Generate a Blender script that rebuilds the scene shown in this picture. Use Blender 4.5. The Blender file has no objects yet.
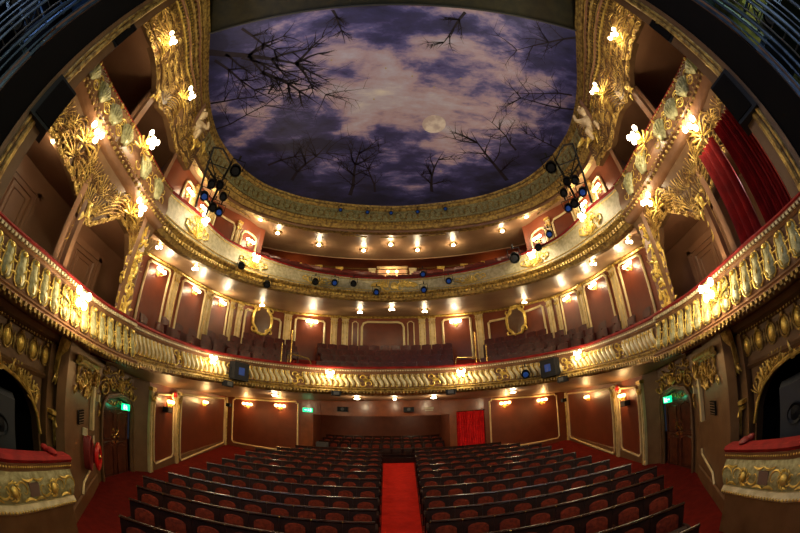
import bpy, math, random
from mathutils import Vector, Matrix
PI = math.pi
R = math.radians
SC = bpy.context.scene
COL = SC.collection
EY = 2.6            # eye height above the front stalls floor; all h values below are relative to it

# ------------------------------------------------------------------ camera, a 15 mm full-frame fisheye
cd = bpy.data.cameras.new('camera')
cam = bpy.data.objects.new('camera', cd)
COL.objects.link(cam)
cd.type = 'PANO'
cd.sensor_width = 36.0
cd.sensor_fit = 'HORIZONTAL'
cd.clip_start = 0.05
try:
    cd.cycles.panorama_type = 'FISHEYE_EQUISOLID'
    cd.cycles.fisheye_lens = 14.985
    cd.cycles.fisheye_fov = R(200)
except Exception:
    cd.panorama_type = 'FISHEYE_EQUISOLID'
    cd.fisheye_lens = 14.985
    cd.fisheye_fov = R(200)
yaw, pitch, roll = R(1.16), R(27.23), R(1.22)
rt = Vector((math.cos(yaw), -math.sin(yaw), 0)); fh = Vector((math.sin(yaw), math.cos(yaw), 0))
fw = fh * math.cos(pitch) + Vector((0, 0, math.sin(pitch))); up = -fh * math.sin(pitch) + Vector((0, 0, math.cos(pitch)))
xr = rt * math.cos(roll) - up * math.sin(roll); yr = rt * math.sin(roll) + up * math.cos(roll)
m = Matrix((xr, yr, -fw)).transposed().to_4x4()
m.translation = Vector((0, 0, EY))
cam.matrix_world = m
SC.camera = cam

# ------------------------------------------------------------------ world and exposure
w = bpy.data.worlds.new('world'); SC.world = w; w.use_nodes = True
w.node_tree.nodes['Background'].inputs[0].default_value = (0.35, 0.4, 0.6, 1)
w.node_tree.nodes['Background'].inputs[1].default_value = 0.02
SC.view_settings.view_transform = 'Standard'
SC.view_settings.look = 'None'
SC.view_settings.exposure = 0.5
SC.view_settings.gamma = 1.0
SC.view_settings.use_curve_mapping = False
WARM = (1.0, 0.80, 0.50)
LP = 1.1           # common factor on the strength of the house lamps

# ------------------------------------------------------------------ materials
MATS = {}
def mat(name, col, rough=0.5, metal=0.0, col2=None, scale=8.0, bump=0.0, bscale=40.0, coat=0.0, emit=None, estr=0.0, contrast=(0.35, 0.65), spec=0.5):
    mm = bpy.data.materials.new(name); mm.use_nodes = True
    nt = mm.node_tree; b = nt.nodes['Principled BSDF']
    b.inputs['Base Color'].default_value = (*col, 1)
    b.inputs['Roughness'].default_value = rough
    b.inputs['Metallic'].default_value = metal
    b.inputs['Specular IOR Level'].default_value = spec
    if coat: b.inputs['Coat Weight'].default_value = coat; b.inputs['Coat Roughness'].default_value = 0.15
    g = nt.nodes.new('ShaderNodeNewGeometry')
    if col2:
        n = nt.nodes.new('ShaderNodeTexNoise'); n.inputs['Scale'].default_value = scale; n.inputs['Detail'].default_value = 5
        r = nt.nodes.new('ShaderNodeValToRGB'); r.color_ramp.elements[0].position = contrast[0]; r.color_ramp.elements[1].position = contrast[1]
        r.color_ramp.elements[0].color = (*col, 1); r.color_ramp.elements[1].color = (*col2, 1)
        nt.links.new(g.outputs['Position'], n.inputs['Vector']); nt.links.new(n.outputs['Fac'], r.inputs['Fac']); nt.links.new(r.outputs['Color'], b.inputs['Base Color'])
    if bump:
        n2 = nt.nodes.new('ShaderNodeTexNoise'); n2.inputs['Scale'].default_value = bscale; n2.inputs['Detail'].default_value = 4
        bp = nt.nodes.new('ShaderNodeBump'); bp.inputs['Strength'].default_value = bump; bp.inputs['Distance'].default_value = 0.02
        nt.links.new(g.outputs['Position'], n2.inputs['Vector']); nt.links.new(n2.outputs['Fac'], bp.inputs['Height']); nt.links.new(bp.outputs['Normal'], b.inputs['Normal'])
    if emit:
        b.inputs['Emission Color'].default_value = (*emit, 1); b.inputs['Emission Strength'].default_value = estr
    MATS[name] = mm
    return mm
GOLD = mat('gilding', (0.30, 0.18, 0.035), 0.34, 0.6, (0.78, 0.56, 0.15), 9, 0.5, 45)
GOLDB = mat('bright_gilding', (0.62, 0.41, 0.07), 0.32, 0.55, (0.92, 0.70, 0.2), 12, 0.4, 60)
DULL = mat('old_gilding', (0.14, 0.075, 0.02), 0.40, 0.4, (0.52, 0.36, 0.10), 9, 0.6, 40)
CREAM = mat('cream_plaster', (0.78, 0.70, 0.46), 0.42, 0, (0.52, 0.44, 0.24), 7, 0.25, 30)
SAGE = mat('sage_plaster', (0.46, 0.45, 0.25), 0.4, 0.1, (0.24, 0.22, 0.09), 14, 0.45, 30)
STONE = mat('putty_paint', (0.74, 0.62, 0.34), 0.45, 0, (0.60, 0.47, 0.24), 3, 0.1, 30)
BRONZE = mat('brown_paint', (0.165, 0.088, 0.038), 0.42, 0, (0.12, 0.06, 0.025), 3, 0.1, 25)
ROSE = mat('rose_brown_paint', (0.25, 0.125, 0.062), 0.38, 0, (0.17, 0.078, 0.036), 3, 0.12, 25)
SOFF = mat('soffit_paint', (0.34, 0.205, 0.11), 0.42, 0, (0.26, 0.145, 0.075), 1.2, 0.06, 10)
BOXW = mat('box_wall_paint', (0.30, 0.155, 0.085), 0.38, 0, (0.25, 0.125, 0.065), 1.5, 0.05, 10)
OX = mat('oxblood_wallcovering', (0.15, 0.032, 0.012), 0.36, 0, (0.12, 0.025, 0.010), 2.5, 0.05, 60)
OXW = mat('oxblood_paint', (0.22, 0.055, 0.022), 0.42, 0, (0.18, 0.042, 0.017), 2.5)
CARPET = mat('red_carpet', (0.11, 0.007, 0.004), 0.95, 0, (0.15, 0.009, 0.005), 6, 0.3, 120, spec=0.1)
VELVET = mat('red_velvet', (0.26, 0.012, 0.010), 0.75, 0, (0.16, 0.008, 0.007), 6, 0.2, 60, spec=0.2)
BCURT = mat('deep_red_curtain', (0.24, 0.008, 0.008), 0.7, 0, (0.15, 0.005, 0.006), 5, spec=0.2)
CURT = mat('scarlet_curtain', (0.85, 0.022, 0.025), 0.8, 0, (0.62, 0.014, 0.018), 5, spec=0.2)
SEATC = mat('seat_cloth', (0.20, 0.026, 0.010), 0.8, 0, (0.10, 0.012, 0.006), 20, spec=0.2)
WOOD = mat('dark_seat_wood', (0.014, 0.0035, 0.0025), 0.5, 0, (0.026, 0.006, 0.004), 6, spec=0.15)
DWOOD = mat('door_mahogany', (0.045, 0.012, 0.006), 0.3, 0, (0.09, 0.024, 0.010), 5, 0.1, 20, coat=0.3)
PWOOD = mat('fascia_wood', (0.26, 0.07, 0.022), 0.3, 0, (0.19, 0.05, 0.016), 4, coat=0.2)
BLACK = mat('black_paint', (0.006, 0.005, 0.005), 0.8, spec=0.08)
BLACKM = mat('lantern_black', (0.009, 0.0095, 0.012), 0.5, 0.1, spec=0.2)
GREY = mat('grey_equipment', (0.05, 0.052, 0.058), 0.5)
BLUEG = mat('lantern_blue_lens', (0.015, 0.05, 0.22), 0.15, 0, coat=0.3, emit=(0.05, 0.16, 0.8), estr=0.05)
STEEL = mat('blue_steel', (0.05, 0.09, 0.15), 0.4, 0.5, (0.02, 0.035, 0.06), 4)
OCHRE = mat('ochre_masking', (0.22, 0.19, 0.03), 0.7, 0, (0.05, 0.07, 0.02), 3)
DCREAM = mat('greyed_cream_plaster', (0.56, 0.50, 0.32), 0.45, 0, (0.34, 0.30, 0.17), 9, 0.35, 40)
RAILW = mat('polished_rail_wood', (0.03, 0.010, 0.006), 0.22, 0, (0.05, 0.016, 0.009), 6)
BRASS = mat('brass', (0.65, 0.42, 0.12), 0.25, 0.9)
WHITE = mat('ivory_plaster', (0.72, 0.58, 0.38), 0.5, 0, (0.55, 0.40, 0.22), 10)
REDP = mat('red_enamel', (0.60, 0.012, 0.01), 0.3, coat=0.4)
REDH = mat('red_hose_rubber', (0.18, 0.01, 0.008), 0.6)
EXITG = mat('exit_green', (0.0, 0.35, 0.12), 0.4, emit=(0.0, 0.75, 0.28), estr=1.3)
EXITW = mat('exit_white', (0.7, 0.9, 0.75), 0.4, emit=(0.7, 1.0, 0.8), estr=1.6)
BULB = mat('lit_glass', (1, 0.9, 0.7), 0.3, emit=(1.0, 0.80, 0.50), estr=16.0)
CARPETLIT = mat('lit_carpet_red', (0.62, 0.018, 0.008), 0.9, 0, (0.50, 0.012, 0.006), 6, 0.3, 120, spec=0.1)  # carpet red made brighter: the light on the centre aisle is in the colour
HEADM = mat('dark_header_gilding', (0.030, 0.024, 0.008), 0.6, 0.1, (0.012, 0.012, 0.006), 4)
ARTG = mat('crown_gold', (0.62, 0.42, 0.11), 0.36, 0.5, (0.20, 0.095, 0.025), 6, 0.5, 50)
SHADEL = mat('lit_amber_glass', (1, 0.7, 0.35), 0.3, emit=(1.0, 0.58, 0.20), estr=7.0)
MIRROR = mat('mirror_glass', (0.85, 0.8, 0.75), 0.05, 1.0)
DULLW = mat('pale_label', (0.5, 0.42, 0.28), 0.5)

def sky_cloth():
    mm = bpy.data.materials.new('printed_night_sky'); mm.use_nodes = True
    nt = mm.node_tree; b = nt.nodes['Principled BSDF']; b.inputs['Roughness'].default_value = 0.55
    N = nt.nodes.new; L = nt.links.new
    g = N('ShaderNodeNewGeometry')
    mp = N('ShaderNodeMapping'); mp.inputs['Scale'].default_value = (0.20, 0.42, 1); mp.inputs['Location'].default_value = (3.1, 1.7, 0); mp.inputs['Rotation'].default_value = (0, 0, R(-14))
    L(g.outputs['Position'], mp.inputs['Vector'])
    n = N('ShaderNodeTexNoise'); n.inputs['Scale'].default_value = 1.9; n.inputs['Detail'].default_value = 9; n.inputs['Roughness'].default_value = 0.63; n.inputs['Distortion'].default_value = 0.15
    L(mp.outputs['Vector'], n.inputs['Vector'])
    # cloud bank brightest round the moon
    vm = N('ShaderNodeVectorMath'); vm.operation = 'SUBTRACT'; vm.inputs[1].default_value = (0.9, 5.6, 9.2 + EY); L(g.outputs['Position'], vm.inputs[0])
    vs = N('ShaderNodeVectorMath'); vs.operation = 'MULTIPLY'; vs.inputs[1].default_value = (0.17, 0.25, 0); L(vm.outputs[0], vs.inputs[0])
    ln = N('ShaderNodeVectorMath'); ln.operation = 'LENGTH'; L(vs.outputs[0], ln.inputs[0])
    a = N('ShaderNodeMath'); a.operation = 'MULTIPLY_ADD'; a.inputs[1].default_value = -0.24; a.inputs[2].default_value = 0.09; L(ln.outputs['Value'], a.inputs[0])
    k2 = N('ShaderNodeMath'); k2.operation = 'MULTIPLY_ADD'; k2.inputs[1].default_value = 1.5; k2.inputs[2].default_value = -0.25; L(n.outputs['Fac'], k2.inputs[0])
    s = N('ShaderNodeMath'); s.operation = 'ADD'; L(k2.outputs[0], s.inputs[0]); L(a.outputs[0], s.inputs[1])
    r = N('ShaderNodeValToRGB'); cr = r.color_ramp
    cr.elements[0].position = 0.15; cr.elements[0].color = (0.022, 0.024, 0.085, 1)
    cr.elements[1].position = 0.88; cr.elements[1].color = (0.92, 0.93, 1.0, 1)
    for p, c in ((0.34, (0.05, 0.055, 0.22, 1)), (0.43, (0.13, 0.13, 0.44, 1)), (0.50, (0.36, 0.30, 0.58, 1)), (0.56, (0.54, 0.43, 0.62, 1)), (0.68, (0.60, 0.59, 0.84, 1))):
        e = cr.elements.new(p); e.color = c
    L(s.outputs[0], r.inputs['Fac']); L(r.outputs['Color'], b.inputs['Base Color'])
    return mm
SKY = sky_cloth()
MOONM = mat('printed_moon', (0.98, 0.95, 1.0), 0.6, 0, (0.66, 0.60, 0.68), 3.2, contrast=(0.42, 0.6))
TREEM = mat('printed_trees', (0.018, 0.012, 0.028), 0.7)

# ------------------------------------------------------------------ mesh helpers
class MB:
    def __init__(s): s.v = []; s.f = []
    def add(s, vs, fs):
        o = len(s.v); s.v += [tuple(p) for p in vs]; s.f += [tuple(i + o for i in f) for f in fs]
    def box(s, c, d, rz=0.0, f=None, taper=1.0):
        x, y, z = d[0] / 2, d[1] / 2, d[2] / 2; ca, sa = math.cos(rz), math.sin(rz); vs = []
        for sz in (-1, 1):
            t = taper if sz > 0 else 1
            for sx, sy in ((-1, -1), (1, -1), (1, 1), (-1, 1)):
                px, py = sx * x * t, sy * y * t
                vs.append((c[0] + px * ca - py * sa, c[1] + px * sa + py * ca, c[2] + sz * z))
        if f: vs = [f(*p) for p in vs]
        s.add(vs, [(3, 2, 1, 0), (4, 5, 6, 7), (0, 1, 5, 4), (1, 2, 6, 5), (2, 3, 7, 6), (3, 0, 4, 7)])
    def grid(s, rows, close_u=False, close_v=False):
        n = len(rows[0]); vs = [p for r in rows for p in r]; fs = []; m = len(rows)
        for i in range(m if close_u else m - 1):
            for j in range(n if close_v else n - 1):
                a = i * n + j; b = i * n + (j + 1) % n; c = ((i + 1) % m) * n + (j + 1) % n; d = ((i + 1) % m) * n + j
                fs.append((a, b, c, d))
        s.add(vs, fs)
    def tube(s, pts, r, n=6, closed=False, f=None, caps=True, flat=1.0):
        P = [Vector(p) for p in pts]
        if f: P = [Vector(f(*p)) for p in P]
        m = len(P); rr = r if isinstance(r, (list, tuple)) else [r] * m
        rows = []; ref = None
        for i in range(m):
            a = P[i - 1] if (i > 0 or closed) else P[0]; b = P[(i + 1) % m] if (i < m - 1 or closed) else P[-1]
            t = b - a
            if t.length < 1e-9: t = Vector((0, 0, 1))
            t.normalize()
            if ref is None:
                ref = Vector((0, 0, 1)) if abs(t.z) < 0.9 else Vector((1, 0, 0))
            u = t.cross(ref)
            if u.length < 1e-6: u = t.orthogonal()
            u.normalize(); v = u.cross(t); v.normalize(); ref = v
            rows.append([tuple(P[i] + (u * math.cos(2 * PI * k / n) + v * math.sin(2 * PI * k / n) * flat) * rr[i]) for k in range(n)])
        base = len(s.v)
        s.grid(rows, close_u=closed, close_v=True)
        if caps and not closed:
            s.f.append(tuple(base + k for k in range(n))[::-1]); s.f.append(tuple(base + (m - 1) * n + k for k in range(n)))
    def lathe(s, prof, c=(0, 0, 0), n=12, f=None):
        rows = []
        for r_, z in prof:
            row = [(c[0] + r_ * math.cos(2 * PI * k / n), c[1] + r_ * math.sin(2 * PI * k / n), c[2] + z) for k in range(n)]
            rows.append([f(*p) for p in row] if f else row)
        s.grid(rows, close_v=True)
    def ball(s, c, r, n=8, m=6, f=None):
        if not isinstance(r, (tuple, list)): r = (r, r, r)
        rows = []
        for i in range(m + 1):
            ph = -PI / 2 + PI * i / m
            row = [(c[0] + r[0] * max(math.cos(ph), 0.01) * math.cos(2 * PI * k / n), c[1] + r[1] * max(math.cos(ph), 0.01) * math.sin(2 * PI * k / n), c[2] + r[2] * math.sin(ph)) for k in range(n)]
            rows.append([f(*p) for p in row] if f else row)
        s.grid(rows, close_v=True)
    def build(s, name, m_, parent=None, smooth=True, dz=EY):
        me = bpy.data.meshes.new(name)
        o = bpy.data.objects.new(name, me); COL.objects.link(o)
        off = Vector((0, 0, dz))
        if parent is not None:
            r_ = parent
            M = Matrix.Identity(4)
            while r_ is not None:
                M = r_.matrix_basis @ M; r_ = r_.parent
            o.parent = parent
            Mi = M.inverted()
            vs = [tuple(Mi @ (Vector(p) + off)) for p in s.v]
        else:
            vs = [tuple(Vector(p) + off) for p in s.v]
        me.from_pydata(vs, [], s.f); me.update()
        if smooth:
            me.polygons.foreach_set('use_smooth', [True] * len(me.polygons))
            try: me.set_sharp_from_angle(angle=R(40))
            except Exception: pass
        me.materials.append(m_)
        return o

def thing(name, label, cat, loc=(0, 0, 0), rz=0.0, group=None):
    o = bpy.data.objects.new(name, None); COL.objects.link(o)
    o.empty_display_size = 0.1
    o.location = (loc[0], loc[1], loc[2] + EY); o.rotation_euler = (0, 0, rz)
    o['label'] = label; o['category'] = cat
    if group: o['group'] = group
    return o
def tag(o, label, cat, group=None, kind=None):
    o['label'] = label; o['category'] = cat
    if group: o['group'] = group
    if kind: o['kind'] = kind
    return o
def struct(name, mb, m_, parent=None, **k):
    o = mb.build(name, m_, parent, **k)
    if parent is None: o['kind'] = 'structure'
    return o
def lamp(parent, co, power, r=0.07, col=WARM, spot=None, aim=None, blend=0.5):
    l = bpy.data.lights.new('lamp_light', 'SPOT' if spot else 'POINT')
    l.energy = power * LP; l.color = col; l.shadow_soft_size = r
    if spot: l.spot_size = R(spot); l.spot_blend = blend
    o = bpy.data.objects.new('lamp_light', l); COL.objects.link(o)
    if aim is not None: o.rotation_euler = (Vector(aim) - Vector(co)).to_track_quat('-Z', 'Y').to_euler()
    if parent is not None:
        M = parent.matrix_basis
        v = M.inverted() @ Vector((co[0], co[1], co[2] + EY)); o.location = v; o.parent = parent
        if aim is not None:
            d = (Vector(aim) - Vector(co)); d.rotate(M.to_quaternion().inverted()); o.rotation_euler = d.to_track_quat('-Z', 'Y').to_euler()
    else: o.location = (co[0], co[1], co[2] + EY)
    return o

def interp(tab, x, k):
    if x <= tab[0][0]: return tab[0][k]
    for a, b in zip(tab, tab[1:]):
        if x <= b[0]:
            t = (x - a[0]) / (b[0] - a[0]); return a[k] + (b[k] - a[k]) * t
    return tab[-1][k]
def smooth_tab(tab):
    out = []
    a = tab[0][0]
    while a <= tab[-1][0] + 1e-6:
        ws = [(-2, 1), (-1, 2), (0, 3), (1, 2), (2, 1)]
        out.append((a,) + tuple(sum(interp(tab, abs(a + d * 1.2), k) * q for d, q in ws) / 9 for k in range(1, len(tab[0]))))
        a += 1.0
    return out

class Curve:
    """a plan curve given by bearing from centre stage: distance, bottom height, top height (mirror-symmetric)"""
    def __init__(s, tab, da=1.0, soft=True):
        s.tab = smooth_tab(tab) if soft else tab
        amax = s.tab[-1][0]; n = int(amax / da)
        s.az = [i * da for i in range(-n, n + 1)]
        s.P = [s._xy(a) for a in s.az]
        s.S = [0.0]
        for p, q in zip(s.P, s.P[1:]): s.S.append(s.S[-1] + math.dist(p, q))
        mid = s.S[n]; s.S = [x - mid for x in s.S]
    def D(s, a): return interp(s.tab, abs(a), 1)
    def zb(s, a): return interp(s.tab, abs(a), 2)
    def zt(s, a): return interp(s.tab, abs(a), 3)
    def _xy(s, a):
        d = s.D(a); return (d * math.sin(R(a)), d * math.cos(R(a)))
    def nrm(s, a):
        p = s._xy(a - 1.0); q = s._xy(a + 1.0); t = Vector((q[0] - p[0], q[1] - p[1])); t.normalize()
        return Vector((t.y, -t.x))          # towards the room
    def a_of(s, u):
        S = s.S
        if u <= S[0]: return s.az[0]
        if u >= S[-1]: return s.az[-1]
        lo, hi = 0, len(S) - 1
        while hi - lo > 1:
            mid = (lo + hi) // 2
            if S[mid] <= u: lo = mid
            else: hi = mid
        return s.az[lo] + (u - S[lo]) / (S[hi] - S[lo]) * (s.az[hi] - s.az[lo])
    def s_of(s, a):
        i = max(0, min(len(s.az) - 2, int(math.floor((a - s.az[0]) / (s.az[1] - s.az[0])))))
        return s.S[i] + (a - s.az[i]) / (s.az[i + 1] - s.az[i]) * (s.S[i + 1] - s.S[i])
    def H(s, a, h, w=0.0):                   # absolute height
        p = s._xy(a); n = s.nrm(a); return (p[0] + n.x * w, p[1] + n.y * w, h)
    def T(s, a, t, w=0.0):                   # height as a fraction of the fascia
        return s.H(a, s.zb(a) + (s.zt(a) - s.zb(a)) * t, w)
    def fT(s): return lambda u, t, w: s.T(s.a_of(u), t, w)
    def fH(s, h0=0.0): return lambda u, h, w: s.H(s.a_of(u), h + h0, w)

def azr(a0, a1, st=1.0):
    n = max(2, int(abs(a1 - a0) / st) + 1); return [a0 + (a1 - a0) * i / (n - 1) for i in range(n)]
def strip(mb, c, a0, a1, prof, mode='T', st=1.0, closed=True):
    fn = c.T if mode == 'T' else c.H
    rows = [[fn(a, h, w_) for (w_, h) in prof] for a in azr(a0, a1, st)]
    b0 = len(mb.v); mb.grid(rows, close_v=closed)
    if closed:
        k = len(prof); mb.f.append(tuple(b0 + i for i in range(k))); e = len(mb.v) - k; mb.f.append(tuple(e + i for i in range(k))[::-1])

# ---------- relief ornament in (u, v, w): along, up, out
def spiral(cu, cv, r0, a0, turns, n=16, k=0.12, w=0.03, su=1.0):
    out = []
    for i in range(n):
        t = i / (n - 1); r_ = r0 * (1 - t) + r0 * k * t; a = a0 + turns * 2 * PI * t
        out.append((cu + su * r_ * math.cos(a), cv + r_ * math.sin(a), w))
    return out
def cscroll(mb, f, cu, cv, L, ang, r=0.018, mir=1, w=0.03, n=22):
    """a C scroll of chord L: both ends curl inwards"""
    pts = []; rad = []
    for i in range(n):
        t = i / (n - 1) * 2 - 1
        th = t * 3.6; bend = abs(t) ** 2.2
        rr = L * 0.42 * (1 - 0.78 * bend)
        x = rr * math.cos(th * (0.45 + 0.55 * abs(t))); y = rr * math.sin(th * (0.45 + 0.55 * abs(t))) + L * 0.18 * math.copysign(min(1, abs(t) * 1.3), t)
        x *= mir; ca, sa = math.cos(ang), math.sin(ang)
        pts.append((cu + x * ca - y * sa, cv + x * sa + y * ca, w)); rad.append(r * (1.25 - 0.75 * abs(t)))
    mb.tube(pts, rad, 5, f=f)
def leaf(mb, f, u, v, L, ang, wd, w=0.03, curl=0.6):
    """an acanthus lobe: fat rib that bends over at the tip"""
    pts = []; rad = []; a = ang
    n = 7; x, y = u, v
    for i in range(n):
        t = i / (n - 1)
        pts.append((x, y, w + 0.5 * wd * math.sin(PI * t))); rad.append(wd * (0.35 + 0.9 * math.sin(PI * min(1, t * 0.9 + 0.1))) * (1 - 0.5 * t))
        a += curl / n; x += math.cos(a) * L / n; y += math.sin(a) * L / n
    mb.tube(pts, rad, 5, f=f)
def shell(mb, f, u, v, R0, n=9, spread=2.4, ang=PI / 2, w=0.03, r=0.022, k=0.15, wob=0.0):
    for i in range(n):
        a = ang + spread * (i / (n - 1) - 0.5)
        pts = []; rad = []
        for j in range(7):
            t = k + (1 - k) * j / 6
            pts.append((u + R0 * t * math.cos(a + wob * math.sin(t * 5)), v + R0 * t * math.sin(a + wob * math.sin(t * 5)), w + 0.10 * R0 * math.sin(PI * t * 0.8))); rad.append(r * (0.3 + 0.9 * t))
        mb.tube(pts, rad, 5, f=f)
def rococo(mb, f, u0, u1, v0, v1, n, rnd, L=(0.16, 0.3), r=0.016, w=0.02):
    for i in range(n):
        u = rnd.uniform(u0, u1); v = rnd.uniform(v0, v1)
        q = rnd.random()
        if q < 0.55: cscroll(mb, f, u, v, rnd.uniform(*L), rnd.uniform(0, 2 * PI), r * rnd.uniform(0.8, 1.3), rnd.choice((-1, 1)), w)
        elif q < 0.9: leaf(mb, f, u, v, rnd.uniform(*L) * 0.8, rnd.uniform(0, 2 * PI), r * 1.6, w, rnd.uniform(-1.8, 1.8))
        else: mb.ball((u, v, w), (r * 2, r * 2, r * 2), 6, 4, f=f)
def beads(mb, f, u0, u1, v, w, r, st, n=5):
    k = max(1, int(abs(u1 - u0) / st))
    for i in range(k + 1):
        mb.ball((u0 + (u1 - u0) * i / k, v, w), (r, r, r), n, 4, f=f)
def dentils(mb, f, u0, u1, v0, v1, w0, w1, st, duty=0.55):
    k = max(1, int(abs(u1 - u0) / st)); d = (u1 - u0) / k
    for i in range(k):
        mb.box((u0 + d * (i + 0.5), (v0 + v1) / 2, (w0 + w1) / 2), (abs(d) * duty, abs(v1 - v0), abs(w1 - w0)), f=f)

ORD = ['first', 'second', 'third', 'fourth', 'fifth', 'sixth', 'seventh', 'eighth', 'ninth', 'tenth', 'eleventh', 'twelfth', 'thirteenth', 'fourteenth', 'fifteenth', 'sixteenth']
SIDES = ((-1, 'left'), (1, 'right'))

# ------------------------------------------------------------------ plan curves of the tiers (bearing, distance, bottom, top)
C1 = Curve([(0, 12.0, 1.03, 2.09), (6, 11.95, 1.02, 2.06), (12, 11.85, 1.01, 2.02), (18, 11.56, 0.95, 1.97), (24, 11.25, 0.89, 1.9), (29, 10.75, 0.83, 1.81), (34, 10.0, 0.75, 1.67), (38, 9.14, 0.64, 1.59), (41, 8.5, 0.56, 1.51), (44, 7.8, 0.49, 1.44), (47, 7.1, 0.43, 1.35), (50, 6.6, 0.41, 1.31), (53, 6.25, 0.41, 1.28), (56, 5.9, 0.42, 1.27), (60, 5.54, 0.43, 1.28), (64, 5.23, 0.44, 1.28), (68, 4.97, 0.44, 1.26), (72, 4.75, 0.44, 1.22), (79, 4.55, 0.44, 1.18), (86, 4.45, 0.44, 1.15)])
C2 = Curve([(0, 11.8, 4.6, 5.57), (6, 11.77, 4.62, 5.57), (12, 11.65, 4.61, 5.58), (18, 11.35, 4.52, 5.54), (24, 10.86, 4.35, 5.49), (29, 10.35, 4.21, 5.4), (34, 9.6, 4.03, 5.21), (38, 8.8, 3.78, 5.12), (41, 8.25, 3.62, 5.01), (44, 7.8, 3.53, 4.87), (47, 7.31, 3.47, 4.65), (50, 6.88, 3.43, 4.54), (53, 6.49, 3.41, 4.5), (56, 6.15, 3.39, 4.47), (60, 5.88, 3.45, 4.49), (64, 5.63, 3.46, 4.48), (68, 5.42, 3.48, 4.44), (72, 5.28, 3.53, 4.42), (79, 5.15, 3.69, 4.46), (86, 5.1, 3.71, 4.46)])
C3 = Curve([(0, 12.0, 7.8, 9.2), (20, 11.85, 7.67, 9.2), (29, 11.5, 7.6, 9.2), (35, 10.9, 7.45, 9.2), (44, 9.6, 7.35, 9.2), (50.5, 8.25, 7.3, 9.2), (57.5, 6.9, 7.3, 9.2), (64.6, 6.0, 7.3, 9.2), (73.5, 5.4, 7.3, 9.2), (86, 5.15, 7.3, 9.2)])
# dress-circle back wall (floor level, ceiling level)
W1 = Curve([(0, 17.2, 2.0, 5.8), (10, 17.1, 2.0, 5.75), (20, 16.8, 2.0, 5.6), (29, 15.4, 1.9, 5.25), (35, 13.5, 1.6, 4.85), (41, 12.0, 1.3, 4.65), (48, 10.8, 0.9, 4.4), (54, 10.2, 0.8, 4.2)])
W2 = Curve([(0, 18.0, 5, 8.6), (30, 12.5, 4.5, 7.95), (38, 11.7, 4.3, 7.8), (46, 10.3, 4.2, 7.75), (50, 9.6, 4.2, 7.7)])
# ------------------------------------------------------------------ floor, walls and ceilings of the house
def floor_h(y, x=0.0):                        # stalls rake
    r_ = math.hypot(x - 0.06, y + 4.37) - 9.4
    i = r_ / 0.84
    return -2.6 + max(0.0, 0.07 * (i - 1.5))
mb = MB()
rows = []
for j in range(0, 47):
    y = -0.9 + j * 0.35
    rows.append([(x * 0.5, y, floor_h(y, x * 0.5)) for x in range(-20, 21)])
mb.grid(rows)
struct('floor', mb, CARPET)
mb = MB(); mb.grid([[(0.06 - 0.36 - 0.025 * (y - 5) / .84, y, floor_h(y) + 0.012), (0.06 + 0.36 + 0.025 * (y - 5) / .84, y, floor_h(y) + 0.012)] for y in [1.5 + 0.5 * k for k in range(28)]]); o = mb.build('lit_aisle_carpet', CARPETLIT, None); tag(o, 'carpet painted brighter red to look lit along the central stalls aisle', 'carpet')  # strip over the floor carpet, painting the aisle as brightly lit
# pit floor behind the main block
mb = MB(); mb.grid([[(-4.6, 15.2, -2.0), (3.0, 15.2, -2.0)], [(-4.6, 15.2, -1.72), (3.0, 15.2, -1.72)], [(-4.6, 20.0, -1.45), (3.0, 20.0, -1.45)]])
struct('floor_pit', mb, CARPET)

LW = [(-4.75, 3.0), (-6.45, 5.05), (-6.60, 5.33), (-7.03, 6.97), (-6.82, 7.45), (-7.2, 9.4), (-8.2, 14.9)]     # left stalls wall in plan
def side_pts(sg): return [(-sg * x, y) if sg > 0 else (x, y) for x, y in LW]
def wallstrip(name, pts, zb, zt, m_, th=0.18, out=1):
    """thick wall along plan points; zb/zt functions of the index"""
    mb = MB(); n = len(pts); off = []
    for i in range(n):
        a = Vector(pts[max(0, i - 1)]); b = Vector(pts[min(n - 1, i + 1)]); t = (b - a).normalized(); off.append(Vector((t.y, -t.x)) * th * out)
    rows = []
    for i in range(n):
        p = pts[i]; o = off[i]; b_ = zb(i) if callable(zb) else zb; t_ = zt(i) if callable(zt) else zt
        rows.append([(p[0], p[1], b_), (p[0], p[1], t_), (p[0] + o.x, p[1] + o.y, t_), (p[0] + o.x, p[1] + o.y, b_)])
    mb.grid(rows, close_v=True); k = len(mb.v); mb.f.append((0, 1, 2, 3)); mb.f.append((k - 1, k - 2, k - 3, k - 4))
    return struct(name, mb, m_, smooth=False)
for sg, sd in SIDES:
    P = side_pts(sg)
    o = sg
    wallstrip('wall_' + sd + '_stage_end', P[0:2], -2.7, 0.75, BRONZE, out=o)
    wallstrip('wall_' + sd + '_entrance', [P[1], P[2]], -2.7, 0.75, BRONZE, out=o)
    wallstrip('wall_' + sd + '_over_entrance', [P[2], P[3]], -0.25, 0.75, BRONZE, out=o)
    wallstrip('wall_' + sd + '_pier', [P[3], P[4]], -2.7, 0.75, BRONZE, out=o)
    wallstrip('wall_' + sd, P[4:], -2.7, 1.2, OXW, out=o)
    # baseboard
    mb = MB()
    for a, b in ((P[0], P[1]), (P[4], P[5]), (P[5], P[6])):
        d = (Vector(b) - Vector(a)); n_ = Vector((-d.y, d.x)).normalized() * 0.03 * o
        zz = [floor_h(q[1], q[0]) for q in (a, b)]
        mb.grid([[(q[0] + n_.x, q[1] + n_.y, z_ - 0.1), (q[0] + n_.x, q[1] + n_.y, z_ + 0.24), (q[0] + n_.x * 0.3, q[1] + n_.y * 0.3, z_ + 0.28)] for q, z_ in ((a, zz[0]), (b, zz[1]))])
    struct('baseboard_' + sd, mb, BRONZE, smooth=False)
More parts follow.
